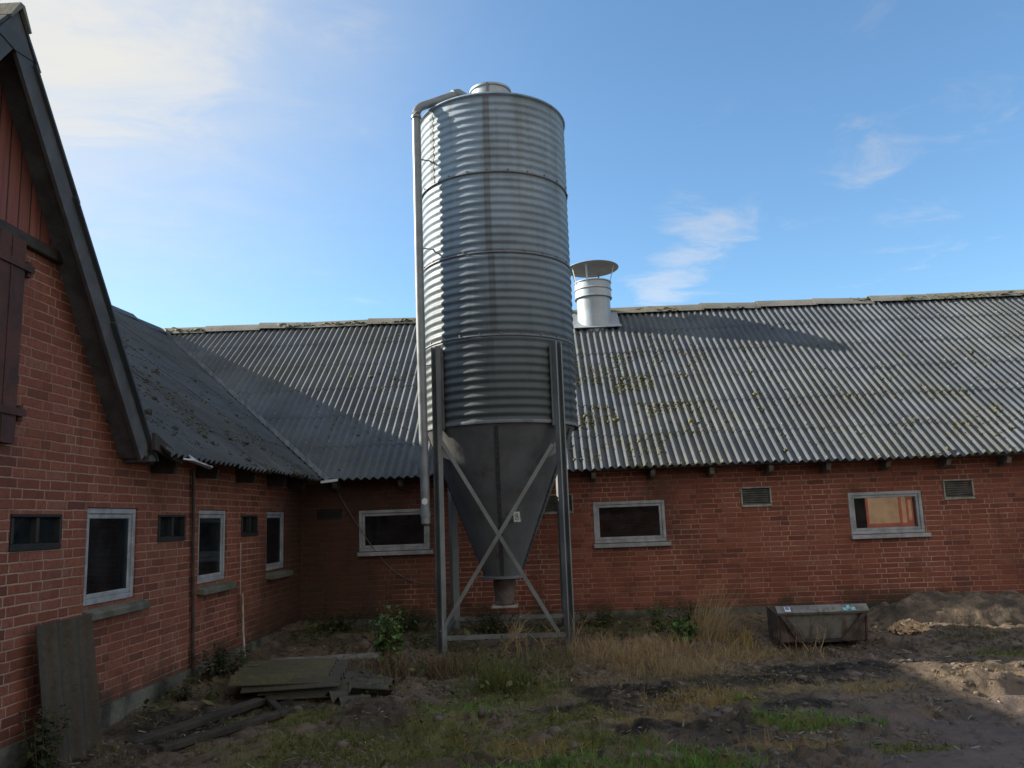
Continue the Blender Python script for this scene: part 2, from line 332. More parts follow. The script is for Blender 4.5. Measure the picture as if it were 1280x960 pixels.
# ------------------------------------------------------------------ mesh helpers
class MB:
    def __init__(s): s.v = []; s.f = []; s.sm = []
    def add(s, vs, fs, smooth=False):
        o = len(s.v); s.v += [tuple(p) for p in vs]; s.f += [tuple(i + o for i in f) for f in fs]; s.sm += [smooth] * len(fs); return s
    def box(s, a, b, mtx=None, bev=0):
        (x0, y0, z0), (x1, y1, z1) = a, b
        P = [Vector(p) for p in ((x0, y0, z0), (x1, y0, z0), (x1, y1, z0), (x0, y1, z0), (x0, y0, z1), (x1, y0, z1), (x1, y1, z1), (x0, y1, z1))]
        if mtx is not None: P = [mtx @ p for p in P]
        return s.add(P, [(0, 3, 2, 1), (4, 5, 6, 7), (0, 1, 5, 4), (1, 2, 6, 5), (2, 3, 7, 6), (3, 0, 4, 7)])
    def tube(s, pts, r, n=10, cap=True):
        pts = [Vector(p) for p in pts]; rs = r if isinstance(r, (list, tuple)) else [r] * len(pts)
        vs = []; ref = Vector((0, 0, 1))
        for i, p in enumerate(pts):
            d = (pts[min(i + 1, len(pts) - 1)] - pts[max(i - 1, 0)]).normalized()
            a = d.cross(ref)
            if a.length < .05: a = d.cross(Vector((0, 1, 0)))
            a.normalize(); b = d.cross(a)
            vs += [p + (a * math.cos(2 * math.pi * k / n) + b * math.sin(2 * math.pi * k / n)) * rs[i] for k in range(n)]
        fs = [(i * n + k, i * n + (k + 1) % n, (i + 1) * n + (k + 1) % n, (i + 1) * n + k) for i in range(len(pts) - 1) for k in range(n)]
        s.add(vs, fs, True)
        if cap: s.add(vs[:n], [tuple(range(n))]); s.add(vs[-n:], [tuple(reversed(range(n)))])
        return s
    def lathe(s, c, prof, n=48, smooth=True, a0=0, a1=2 * math.pi):
        full = abs(a1 - a0 - 2 * math.pi) < 1e-6; k = n if full else n + 1
        vs = [(c[0] + r * math.cos(a0 + (a1 - a0) * i / n), c[1] + r * math.sin(a0 + (a1 - a0) * i / n), c[2] + z) for (r, z) in prof for i in range(k)]
        fs = []
        for j in range(len(prof) - 1):
            for i in range(n):
                i2 = (i + 1) % k
                fs.append((j * k + i, j * k + i2, (j + 1) * k + i2, (j + 1) * k + i))
        return s.add(vs, fs, smooth)
    def prism(s, poly, d):
        """polygon (3D points) extruded by vector d"""
        n = len(poly); P = [Vector(p) for p in poly]; Q = [p + Vector(d) for p in P]
        return s.add(P + Q, [tuple(reversed(range(n))), tuple(range(n, 2 * n))] + [(i, (i + 1) % n, n + (i + 1) % n, n + i) for i in range(n)])
    def bar(s, p, q, w, h, up=(0, 0, 1)):
        p, q = Vector(p), Vector(q); d = (q - p); L = d.length; d.normalize(); a = Vector(up).cross(d)
        if a.length < 1e-3: a = Vector((1, 0, 0)).cross(d)
        a.normalize(); b = d.cross(a)
        m = Matrix((a, b, d)).transposed().to_4x4(); m.translation = p
        return s.box((-w / 2, -h / 2, 0), (w / 2, h / 2, L), m)
    def build(s, name, m, parent=None, bevel=0):
        me = bpy.data.meshes.new(name); me.from_pydata(s.v, [], s.f); me.update()
        me.polygons.foreach_set('use_smooth', s.sm)
        if bevel:
            bm = bmesh.new(); bm.from_mesh(me); bmesh.ops.recalc_face_normals(bm, faces=bm.faces)
            bmesh.ops.bevel(bm, geom=list(bm.edges), offset=bevel, segments=1, affect='EDGES', clamp_overlap=True); bm.to_mesh(me); bm.free()
        else:
            bm = bmesh.new(); bm.from_mesh(me); bmesh.ops.recalc_face_normals(bm, faces=bm.faces); bm.to_mesh(me); bm.free()
        if m is not None: me.materials.append(m)
        o = bpy.data.objects.new(name, me); COL.objects.link(o)
        if parent is not None: o.parent = parent; o.matrix_parent_inverse = parent_inv(parent)
        return o
def parent_inv(p):
    m = Matrix.Translation(p.location) @ p.rotation_euler.to_matrix().to_4x4()
    q = p
    if p.parent is not None: m = parent_inv(p.parent).inverted() @ p.matrix_parent_inverse @ m if False else world(p)
    return m.inverted()
def world(p):
    m = Matrix.Translation(p.location) @ p.rotation_euler.to_matrix().to_4x4()
    if p.parent is None: return m
    return world(p.parent) @ p.matrix_parent_inverse @ m
def tag(o, label=None, cat=None, group=None, kind=None):
    if label: o['label'] = label
    if cat: o['category'] = cat
    if group: o['group'] = group
    if kind: o['kind'] = kind
    return o
def thing(name, label, cat, loc=(0, 0, 0), group=None):
    o = bpy.data.objects.new(name, None); o.empty_display_size = .2; COL.objects.link(o); o.location = loc
    return tag(o, label, cat, group)

# ------------------------------------------------------------------ ground
def axis_coords(lo, hi, step, far, grow=1.25):
    a = list(np.arange(lo, hi + step / 2, step)); s = step; x = hi
    while x < far: s *= grow; x += s; a.append(x)
    s = step; x = lo; pre = []
    while x > -far: s *= grow; x -= s; pre.append(x)
    return np.array(pre[::-1] + a)
gx = axis_coords(-3.5, 5.4, .02, 600); gy = axis_coords(4.2, 11.0, .019, 600)
GX, GY = np.meshgrid(gx, gy)
Z = gh(GX, GY)
nx, ny = len(gx), len(gy)
me = bpy.data.meshes.new('ground')
verts = np.stack([GX, GY, Z], -1).reshape(-1, 3)
ii = (np.arange(ny - 1)[:, None] * nx + np.arange(nx - 1)[None, :]).reshape(-1)
faces = np.stack([ii, ii + 1, ii + nx + 1, ii + nx], -1)
me.vertices.add(len(verts)); me.vertices.foreach_set('co', verts.ravel())
me.loops.add(faces.size); me.loops.foreach_set('vertex_index', faces.ravel().astype(np.int32))
me.polygons.add(len(faces)); me.polygons.foreach_set('loop_start', np.arange(0, faces.size, 4, dtype=np.int32)); me.polygons.foreach_set('loop_total', np.full(len(faces), 4, np.int32))
me.update(); me.polygons.foreach_set('use_smooth', [True] * len(faces))
at = me.color_attributes.new('cover', 'FLOAT_COLOR', 'POINT')
fx, fy = verts[:, 0], verts[:, 1]
cov = np.stack([patch(GREEN, fx, fy, 41), patch(STRAW, fx, fy, 43), patch(SMOOTH, fx, fy, 31), np.ones(len(fx))], -1)
at2 = me.color_attributes.new('mud', 'FLOAT_COLOR', 'POINT'); dk = patch(DARK, fx, fy, 45); at2.data.foreach_set('color', np.stack([dk, dk, dk, np.ones(len(fx))], -1).astype(np.float32).ravel())
cov = cov.astype(np.float32)
me.color_attributes['cover'].data.foreach_set('color', cov.ravel())
def ground_mat():
    m, t, b = mat('yard_soil'); p = t.pos()
    a = t.new('ShaderNodeVertexColor', layer_name='cover'); g, s, sm = t.xyz(a.outputs[0])
    n1 = t.noise(p, 1.1, 6, .62); n2 = t.noise(p, 8, 6, .68); n3 = t.noise(p, 55, 7, .75)
    c = t.mix(t.step(n1, .38, .62), (.085, .066, .048), (.215, .162, .115))
    c = t.mix(t.step(n2, .5, .66, 0, .85), c, (.030, .024, .018))
    c = t.mix(t.step(n3, .55, .72, 0, .55), c, (.20, .155, .11))
    smc = t.mix(t.step(n1, .35, .68), (.22, .165, .135), (.14, .105, .086))
    smc = t.mix(t.step(n2, .5, .72, 0, .6), smc, (.065, .050, .043))
    c = t.mix(t.m('MULTIPLY', sm, .9), c, smc)
    c = t.mix(t.m('MULTIPLY', s, t.step(n3, .3, .6, .35, .95)), c, (.27, .19, .085))
    c = t.mix(t.m('MULTIPLY', g, t.step(n3, .3, .62, .3, .9)), c, (.155, .165, .036))
    dk = t.xyz(t.new('ShaderNodeVertexColor', layer_name='mud').outputs[0])[0]
    c = t.mix(t.m('MULTIPLY', dk, t.step(n2, .3, .6, .55, .95)), c, (.022, .018, .015))
    t.put(b.inputs['Base Color'], c)
    t.put(b.inputs['Roughness'], t.mix(sm, (.9, .9, .9), (.62, .62, .62)))
    b.inputs['Specular IOR Level'].default_value = .3
    t.put(b.inputs['Normal'], t.bump(t.m('ADD', t.m('MULTIPLY', n2, .8), t.m('MULTIPLY', n3, .9)), 1.0, .035)); return m
me.materials.append(ground_mat())
go = bpy.data.objects.new('ground', me); COL.objects.link(go); tag(go, 'muddy farmyard ground with straw and tyre ridges', None, None, 'structure')

# ------------------------------------------------------------------ walls with openings
def wall(name, axis, c, u0, u1, z0, z1, holes, depth, m, parent):
    """axis 'x': plane X=c, u runs along Y; axis 'y': plane Y=c, u runs along X. depth: signed thickness away from the yard"""
    us = sorted({u0, u1, *[h[0] for h in holes], *[h[1] for h in holes]}); zs = sorted({z0, z1, *[h[2] for h in holes], *[h[3] for h in holes]})
    mb = MB()
    P = (lambda u, z, d: (c + d, u, z)) if axis == 'x' else (lambda u, z, d: (u, c + d, z))
    inh = lambda u, z: any(h[0] < u < h[1] and h[2] < z < h[3] for h in holes)
    for i in range(len(us) - 1):
        for j in range(len(zs) - 1):
            if inh((us[i] + us[i + 1]) / 2, (zs[j] + zs[j + 1]) / 2): continue
            for d in (0, depth):
                mb.add([P(us[i], zs[j], d), P(us[i + 1], zs[j], d), P(us[i + 1], zs[j + 1], d), P(us[i], zs[j + 1], d)], [(0, 1, 2, 3)])
    for h in holes + [(u0, u1, z0, z1)]:
        q = [(h[0], h[2]), (h[1], h[2]), (h[1], h[3]), (h[0], h[3])]
        for k in range(4):
            a, b = q[k], q[(k + 1) % 4]
            mb.add([P(*a, 0), P(*b, 0), P(*b, depth), P(*a, depth)], [(0, 1, 2, 3)])
    return mb.build(name, m, parent)

XW, YW = -3.256, 11.0     # wall planes
EZ = 2.03                 # eave height
SL = .75; UL = math.hypot(1, SL)
LEFT_WIN = [(5.805, 6.538), (7.72, 8.407), (9.629, 10.307)]
LEFT_HATCH = [(4.952, 5.487), (6.889, 7.418), (8.815, 9.311)]
LONG_WIN = [(-2.482, -1.53), (.63, 1.579), (3.956, 4.907), (7.3, 8.25)]
LONG_VENT = [(-.02, .38), (2.572, 2.974), (5.188, 5.581)]
ZL0, ZL1 = .941, 1.635; HL0, HL1 = 1.355, 1.585
ZW0, ZW1 = 1.077, 1.624; VW0, VW1 = 1.48, 1.746

barn = thing('brick_barn', 'red brick barn wing on the left with a steep boarded gable and dark roof', 'building', (XW, 5, 0))
stable = thing('brick_stable', 'long low red brick stable across the yard under a grey corrugated roof', 'building', (2, YW, 0))

# long stable walls
hl = [(a, b, ZW0, ZW1) for a, b in LONG_WIN] + [(a, b, VW0, VW1) for a, b in LONG_VENT] + [(-3.04, -2.71, 1.52, 1.65)]
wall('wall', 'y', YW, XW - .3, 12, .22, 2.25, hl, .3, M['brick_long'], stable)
MB().box((XW - .3, YW - .025, -.25), (12, YW + .3, .22)).build('plinth', M['plinth'], stable)
MB().prism([(12, YW + .003, -.2), (12, 18.6, -.2), (12, 18.6, 2.3), (12, 14.8, 4.95), (12, YW + .003, 2.25)], (-.3, 0, 0)).build('end_wall', M['brick_long'], stable)
MB().box((-10.85, 18.3, -.2), (11.69, 18.6, 2.3)).build('rear_wall', M['brick_long'], stable)
# left barn walls
hb = [(a, b, ZL0, ZL1) for a, b in LEFT_WIN] + [(a, b, HL0, HL1) for a, b in LEFT_HATCH]
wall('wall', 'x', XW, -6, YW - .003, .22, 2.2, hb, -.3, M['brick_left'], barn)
MB().box((XW - .3, -6, -.25), (XW + .03, 6.35, .22)).build('plinth', M['plinth'], barn)
MB().box((XW - .3, 6.354, -.25), (XW + .024, YW - .03, .22)).build('plinth', M['plinth'], barn)
MB().prism([(XW - .003, -6, -.2), (-10.85, -6, -.2), (-10.85, -6, 2.3), (-7.07, -6, 4.95), (XW - .003, -6, 2.2)], (0, .3, 0)).build('end_wall', M['brick_left'], barn)
MB().box((-10.85, -5.69, -.2), (-10.55, 18.29, 2.3)).build('rear_wall', M['brick_left'], barn)

# gable above the left wall (cross gable): brick to 3.33, boards above
GA_Y, GA_Z, GS = 4.40, 4.58, 1.346      # roof apex of the verge line
def gz_line(y, off=0): return GA_Z - off - GS * abs(y - GA_Y)
yb = lambda z, off: (GA_Z - off - z) / GS
t_ = .10
zs_ = 3.32; dn, up = yb(2.2, t_), yb(zs_, t_)
DOOR = (4.15, 4.86, 2.03, 3.27)
g = MB()
def gpoly(poly, x0=XW, d=-.3): g.prism([(x0, y, z) for y, z in poly], (d, 0, 0))
gpoly([(GA_Y - dn, 2.2), (DOOR[0], 2.2), (DOOR[0], zs_), (GA_Y - up, zs_)])
gpoly([(DOOR[1], 2.2), (GA_Y + dn, 2.2), (GA_Y + up, zs_), (DOOR[1], zs_)])
gpoly([(DOOR[0], DOOR[3]), (DOOR[1], DOOR[3]), (DOOR[1], zs_), (DOOR[0], zs_)])
g.build('gable_wall', M['brick_left'], barn)
MB().prism([(XW + .012, GA_Y - up, zs_ + .004), (XW + .012, GA_Y + up, zs_ + .004), (XW + .012, GA_Y, GA_Z - t_)], (-.2, 0, 0)).build('gable_boarding', M['boards'], barn)
MB().box((XW - .02, GA_Y - up - .02, zs_ - .05), (XW + .045, GA_Y + up + .03, zs_ + .03)).build('drip_board', M['wood_dark'], barn, .006)
d_ = MB().box((XW + .004, DOOR[0] - .02, 2.005), (XW + .05, DOOR[1] + .01, DOOR[3] + .015))
for k in range(1, 6): d_.box((XW + .05, DOOR[0] - .02 + k * .12, 2.01), (XW + .056, DOOR[0] - .005 + k * .12, DOOR[3] + .01))
door = d_.build('loft_hatch', M['door'], barn)
for zz in (3.12, 2.2):
    MB().box((XW + .057, DOOR[0] + .05, zz - .022), (XW + .064, DOOR[1] + .09, zz + .022)).tube([(XW + .03, DOOR[1] + .07, zz - .05), (XW + .03, DOOR[1] + .07, zz + .05)], .02, 8).build('hinge', M['door'], door)

# ---------------- roofs: overlapping corrugated sheets as real waves
PITCH, AMP = .110, .0200
def corr(E0, dx, dv, nrm, x0, x1, v1, rows, side_thick=.012, seed=1, flip=1, jitter=1, sheet=7, v0=0., lap=.06):
    E0, dx, dv, nrm = (Vector(a) for a in (E0, dx, dv, nrm)); rd = random.Random(seed)
    mb = MB(); du = (v1 - v0) / rows; W = sheet * PITCH; k0 = math.floor(x0 / W); k1 = math.ceil(x1 / W)
    spw = 8
    for r in range(rows):
        for k in range(k0, k1):
            a = max(x0, k * W); b = min(x1, (k + 1) * W)
            if b - a < .01: continue
            jv = rd.uniform(-.012, .012) * jitter if r else rd.uniform(-.018, .018) * jitter
            if r and jitter and rd.random() < .06: jv -= rd.uniform(.015, .045)
            jn = rd.uniform(0, .004) * jitter; sk = rd.uniform(-.01, .01) * jitter
            n = max(2, round((b - a) / PITCH * spw)); vs = []
            va, vb = v0 + r * du - (lap if r else 0) + jv, v0 + (r + 1) * du
            for vi, (v, lift) in enumerate(((va, -.012), (va, .007), (va + (vb - va) * .5, .0035), (vb, 0))):
                for i in range(n + 1):
                    x = a + (b - a) * i / n
                    h = AMP * math.cos(2 * math.pi * x / PITCH) + jn + (lift if vi else .007 - side_thick) + (.003 * ((k % 2)))
                    vs.append(E0 + dx * x + dv * (v + sk * (x - a) / W) + nrm * h)
            fs = [(j * (n + 1) + i, j * (n + 1) + i + 1, (j + 1) * (n + 1) + i + 1, (j + 1) * (n + 1) + i) for j in range(3) for i in range(n)]
            mb.add(vs, fs, True)
    return mb
def clip(o, co_, no):
    bm = bmesh.new(); bm.from_mesh(o.data)
    bmesh.ops.bisect_plane(bm, geom=bm.verts[:] + bm.edges[:] + bm.faces[:], plane_co=co_, plane_no=no, clear_outer=True)
    bm.to_mesh(o.data); bm.free()
def sharp(o, ang=40):
    o.data.set_sharp_from_angle(angle=R(ang))

RL = 4.15 * UL
EY = 10.65; EX = -2.90; RY = EY + 4.15; RX = EX - 4.15; RZ = EZ + 4.15 * SL
cs, sn = 1 / UL, SL / UL
roof_w = corr((0, EY, EZ), (1, 0, 0), (0, cs, sn), (0, -sn, cs), RX - .2, 12.2, RL - .02, 6, seed=2).build('roof', M['fibre'], stable)
clip(roof_w, (EX + .02, EY, 0), (-1, -1, 0)); sharp(roof_w)
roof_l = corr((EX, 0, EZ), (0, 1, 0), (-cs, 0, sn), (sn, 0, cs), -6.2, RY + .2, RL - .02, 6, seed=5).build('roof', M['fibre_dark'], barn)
clip(roof_l, (EX - .02, EY, 0), (1, 1, 0)); sharp(roof_l)
# the barn sheets stop short beside the gable foot: cut a raking corner
def cut_corner(o, pts):
    bm = bmesh.new(); bm.from_mesh(o.data)
    dele = [f for f in bm.faces if (lambda c: c.x > EX - .25 + 0 * c.y and c.y < 6.55 and c.y > 1.9 and c.x > EX - .30 + (c.y - 6.05) * .62)(f.calc_center_median())]
    bmesh.ops.delete(bm, geom=dele, context='FACES'); bm.to_mesh(o.data); bm.free()
cut_corner(roof_l, None)
def cut_gable(o):
    bm = bmesh.new(); bm.from_mesh(o.data)
    dele = [f for f in bm.faces if (lambda c: abs(c.y - GA_Y) < 1.90 and c.z < GA_Z - .04 - GS * abs(c.y - GA_Y))(f.calc_center_median())]
    bmesh.ops.delete(bm, geom=dele, context='FACES'); bm.to_mesh(o.data); bm.free()
cut_gable(roof_l)
# hook-bolt caps along the sheet laps
mb = MB(); rd = random.Random(21); nrm = Vector((0, -sn, cs))
for k in range(6):
    v = k * (RL - .02) / 6 + .05
    for i in range(-60, 110):
        if i % 3: continue
        x = i * PITCH + rd.uniform(-.004, .004)
        P0 = Vector((x, EY + v * cs, EZ + v * sn)) + nrm * (AMP + .004)
        if x < EX + .15 - v * cs or rd.random() < .12: continue
        mb.tube([P0, P0 + nrm * .009, P0 + nrm * .016], [.014, .012, .004], 6)
tag(mb.build('bolt_caps', M['zinc_old'], stable), None, None, None, 'stuff')
# rear slopes (behind the ridges)
MB().prism([(RX, RY, RZ - .03), (12.2, RY, RZ - .03), (12.2, RY + 4.2, EZ), (RX - 4.2, RY + 4.2, EZ)], (0, 0, -.05)).build('rear_roof', M['fibre'], stable)
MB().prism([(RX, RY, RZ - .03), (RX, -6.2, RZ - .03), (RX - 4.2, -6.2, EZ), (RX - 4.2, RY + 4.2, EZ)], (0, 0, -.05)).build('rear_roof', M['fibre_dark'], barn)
# roof underlay keeps the lofts dark
MB().prism([(EX + .25, EY + .1, EZ + .02), (12, EY + .1, EZ + .02), (12, RY, RZ - .1), (RX + .1, RY, RZ - .1)], (0, 0, -.03)).build('roof_lining', M['soffit'], stable)
for (a_, b_) in ((6.25, EY - .2), (-6, 2.5)):
    MB().prism([(EX - .2, b_, EZ + .06), (EX - .2, a_, EZ + .06), (RX, a_, RZ - .1), (RX, b_, RZ - .1)], (0, 0, -.03)).build('roof_lining', M['soffit'], barn)

def ridge(name, p, q, m, parent, seed):
    rd = random.Random(seed); p, q = Vector(p), Vector(q); d = q - p; L = d.length; d.normalize(); n = max(1, int(L / 1.0)); side = d.cross(Vector((0, 0, 1)))
    mb = MB()
    for i in range(n):
        a = p + d * (L * i / n - .05); b = p + d * (L * (i + 1) / n); zj = rd.uniform(-.008, .012); tw = rd.uniform(-.012, .012)
        vs = []
        for e, (pt, gr) in enumerate(((a, .018), (b, .0))):
            for (s, z) in ((-.20, -.135), (-.16, -.10), (-.06, .0), (0, .022), (.06, .0), (.16, -.10), (.20, -.135)):
                vs.append(pt + side * (s * (1 + gr * 3)) + Vector((0, 0, z + gr + zj + .03 + (tw if e else -tw))))
        low = [v - Vector((0, 0, .012)) for v in vs]
        mb.add(vs, [(k, k + 1, 7 + k + 1, 7 + k) for k in range(6)], True)
        mb.add(vs[:7] + low[:7], [(k, k + 1, 8 + k, 7 + k) for k in range(6)])
        mb.add(vs[7:] + low[7:], [(k, k + 1, 8 + k, 7 + k) for k in range(6)])
    return mb.build(name, m, parent)
ridge('ridge_capping', (RX - .1, RY, RZ), (12.2, RY, RZ), M['ridge'], stable, 3)
ridge('ridge_capping', (RX, RY - .2, RZ - .02), (RX, -6.2, RZ - .06), M['fibre_dark'], barn, 4)
# valley flashing: a folded zinc strip with a turned tip over the eaves
mb = MB()
va = Vector((EX + .10, EY - .10, EZ - .012)); vb_ = Vector((RX, RY, RZ + .04)); dd = (vb_ - va).normalized(); sd = Vector((1, -1, 0)).normalized()
w = .075
for s in (-1, 1):
    A = [va + Vector((0, 0, -.01)), vb_ + Vector((0, 0, -.01)), vb_ + sd * s * w + Vector((0, 0, .03)), va + sd * s * w + Vector((0, 0, .03))]
    mb.prism(A, (0, 0, -.004))
mb.prism([va + Vector((-.06, -.04, -.01)), va + Vector((.16, -.02, .01)), va + Vector((.05, .06, .01)), va + Vector((-.04, .05, .0))], (0, 0, -.03))
mb.build('valley_flashing', M['zinc'], stable)
# moss cushions: only in the surface

# eave boards + rafter tails
for X in (-2.75, -1.88, -.8, -.05, .65, 1.42, 2.18, 2.94, 3.67, 4.43, 5.19, 5.95, 6.7, 7.5, 8.3):
    MB().prism([(X - .03, YW + .02, 1.88), (X - .03, 10.78, 1.92), (X - .03, 10.74, 1.99), (X - .03, YW + .02, 2.2)], (.06, 0, 0)).build('rafter_tail', M['wood_grey'], stable, .004)
for Y in (6.75, 7.64, 8.65, 9.64, 10.45):
    MB().prism([(XW - .02, Y - .022, 1.93), (-3.06, Y - .022, 1.91), (-3.04, Y - .022, 2.0), (XW - .02, Y - .022, 2.16)], (0, .044, 0)).build('rafter_tail', M['wood_dark'], barn, .004)
# gable roof
def slab(y0, y1, name, m, zo=0.0, th=.07, x0=-3.05, x1=-7.3):
    s = 1 if y1 > y0 else -1
    n = Vector((0, s * GS, 1)).normalized()
    a, b = Vector((x0, y0, gz_line(y0) + zo)), Vector((x0, y1, gz_line(y1) + zo))
    return MB().prism([a, b, b + Vector((x1 - x0, 0, 0)), a + Vector((x1 - x0, 0, 0))], -n * th).build(name, m, barn)
FOOT = 1.86
# each side: soffit slab, then three lapping courses of roof sheet seen as steps along the verge
for s in (1, -1):
    slab(GA_Y + .02 * s, GA_Y + FOOT * s, 'gable_soffit', M['soffit'], -.035, .05)
    mb = MB(); n = Vector((0, s * GS, 1)).normalized(); cuts = [-.0, .19, .68, 1.22, FOOT + .04]
    for i in range(4):
        y0, y1 = GA_Y + cuts[i] * s, GA_Y + (cuts[i + 1] + .03) * s; up0 = .0; up1 = .022 + (.008 if i == 0 else 0)
        a = Vector((-3.03 + .008 * i, y0, gz_line(y0))) + n * (up0 + (.012 if i == 0 else 0)); b = Vector((-3.03 + .008 * i, y1, gz_line(y1))) + n * up1
        dX = Vector((-4.4, 0, 0)); mb.prism([a, b, b + dX, a + dX], -n * .018)
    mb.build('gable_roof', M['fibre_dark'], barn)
    if s > 0: MB().prism([(-3.038, GA_Y, GA_Z - .012), (-3.038, GA_Y + .17, GA_Z - .012 - .17 * GS), (-3.038, GA_Y, GA_Z - .27), (-3.038, GA_Y - .17, GA_Z - .012 - .17 * GS)], (-.006, 0, 0)).build('apex_board', M['barge'], barn)
    y0, y1 = GA_Y + .03 * s, GA_Y + (FOOT + .0) * s
    a, b = Vector((-3.045, y0, gz_line(y0))), Vector((-3.045, y1, gz_line(y1)))
    MB().prism([a - n * .004, b - n * .004, b - n * .15, a - n * .15], (-.024, 0, 0)).build('barge_board', M['barge'], barn)
MB().prism([(-3.01, GA_Y - .10, GA_Z - .10), (-3.01, GA_Y - .02, GA_Z + .028), (-3.01, GA_Y + .02, GA_Z + .028), (-3.01, GA_Y + .10, GA_Z - .10), (-3.01, GA_Y + .09, GA_Z - .112), (-3.01, GA_Y, GA_Z + .004), (-3.01, GA_Y - .09, GA_Z - .112)], (-4.3, 0, 0)).build('ridge_capping', M['ridge'], barn)
# fascia and packing at the gable foot
MB().prism([(-2.98, 6.22, 2.20), (-2.93, 6.60, 2.03), (-2.93, 6.60, 1.98), (-2.98, 6.22, 2.07)], (-.03, 0, 0)).build('fascia', M['wood_dark'], barn)
MB().prism([(XW + .003, 6.27, 1.985), (-3.04, 6.27, 1.985), (-3.02, 6.32, 1.99), (XW + .003, 6.75, 1.99)], (0, 0, .05)).build('eave_board', M['soffit'], barn)
mb = MB(); mb.prism([(-2.88, 6.50, 2.02), (-2.83, 6.56, 2.015), (-2.85, 7.02, 1.985), (-2.90, 7.08, 1.975)], (0, 0, -.012))
mb.prism([(-2.84, 6.50, 2.05), (-2.84, 6.75, 2.0), (-2.84, 7.0, 1.985), (-2.84, 6.58, 2.005)], (-.006, 0, 0)).build('gutter_scrap', M['zinc'], barn)

# ---------------- windows
def window(parent, axis, c, u0, u1, z0, z1, m, fw=.05, rec=.03, sash=.045, sgn=1, name='window'):
    """sgn: direction out of the wall along the axis. frame ring, inner sash ring, pane"""
    P = (lambda u, z, d: (c + d * sgn, u, z)) if axis == 'x' else (lambda u, z, d: (u, c + d * sgn, z))
    def ring(mb, a0, a1, b0, b1, w, d0, d1):
        for (p, q, r_, s_) in ((a0, a1, b1 - w, b1), (a0, a1, b0, b0 + w), (a0, a0 + w, b0 + w, b1 - w), (a1 - w, a1, b0 + w, b1 - w)):
            A, B = P(p, r_, d0), P(q, s_, d1); mb.box([min(x, y) for x, y in zip(A, B)], [max(x, y) for x, y in zip(A, B)])
    e = .004
    mb = MB(); ring(mb, u0 + e, u1 - e, z0 + e, z1 - e, fw, -rec - .07, -rec)
    f = mb.build(name, m, parent, .004)
    mb = MB(); ring(mb, u0 + fw + .004, u1 - fw - .004, z0 + fw + .004, z1 - fw - .004, sash, -rec - .075, -rec - .012)
    mb.build('sash', m, f, .005)
    A, B = P(u0 + fw + sash, z0 + fw + sash, -rec - .026), P(u1 - fw - sash, z1 - fw - sash, -rec - .020)
    MB().box([min(x, y) for x, y in zip(A, B)], [max(x, y) for x, y in zip(A, B)]).build('pane', M['glass'], f)
    return f
for i, (a, b) in enumerate(LEFT_WIN):
    f = window(barn, 'x', XW, a, b, ZL0, ZL1, M['white_frame'], .040, .012, .036, 1)
    s0 = a - .02; s1 = b + .10
    MB().prism([(XW - .05, s0, ZL0 - .004), (XW + .075, s0 + .02, ZL0 - .045), (XW + .075, s0 + .02, ZL0 - .10), (XW - .05, s0, ZL0 - .085)], (0, s1 - s0, 0)).build('sill', M['concrete'], f, .008)
    # a pale curtain or partition inside, lit only by the yard
    MB().box((XW - .75, a + .08, ZL0 - .3), (XW - .7, a + (.36, .5, .4)[i], ZL1 + .1)).build('inner_board', M['wood_grey'], f)
for i, (a, b) in enumerate(LONG_WIN):
    f = window(stable, 'y', YW, a, b, ZW0, ZW1, M['white_frame'], .042, .0, .036, -1)
    MB().box((a - .01, YW - .055, ZW0 - .055), (b + .045, YW + .02, ZW0 - .003)).build('sill', M['white_frame'], f, .006)
    if i == 2:  # made-up glowing wall and panels imitate the sunlit orange behind this pane
        MB().box((a - .25, YW + .55, .4), (b + .5, YW + .6, 2.0)).build('glow_wall', M['glow_red'], f)
        MB().box((a + .46, YW + .535, 1.20), (a + .86, YW + .547, 1.545)).build('glow_panel', M['glow_yellow'], f)
        MB().box((a + .91, YW + .535, 1.20), (a + .96, YW + .547, 1.555)).build('glow_panel', M['glow_yellow'], f)
        MB().box((a + 1.0, YW + .535, 1.23), (a + 1.03, YW + .547, 1.50)).build('glow_panel', M['glow_yellow'], f)
        MB().box((a + .05, YW + .3, .6), (a + .33, YW + .36, 1.8)).build('curtain', M['wood_grey'], f)
# left barn hatches: black iron frames with a mullion, two panes, a pale strip standing in for light coming through
for (a, b) in LEFT_HATCH:
    mb = MB(); x0, x1 = XW - .06, XW + .012
    for q in (((a, HL0), (b, HL0 + .045)), ((a, HL1 - .022), (b, HL1)), ((a, HL0 + .045), (a + .03, HL1 - .022)), ((b - .03, HL0 + .045), (b, HL1 - .022)), (((a + b) / 2 - .018, HL0 + .045), ((a + b) / 2 + .018, HL1 - .022))):
        mb.box((x0, q[0][0] + .003, q[0][1] + .002), (x1, q[1][0] - .003, q[1][1] - .002))
    f = mb.build('stall_hatch', M['dark_frame'], barn, .003)
    for (p, q) in ((a + .03, (a + b) / 2 - .018), ((a + b) / 2 + .018, b - .03)):
        MB().box((XW - .035, p, HL0 + .045), (XW - .030, q, HL1 - .022)).build('pane', M['glass'], f)
    MB().box((XW - .16, a + .03, HL0 - .1), (XW - .10, b - .03, HL0 + .075)).build('light_strip', M['rod'], f)
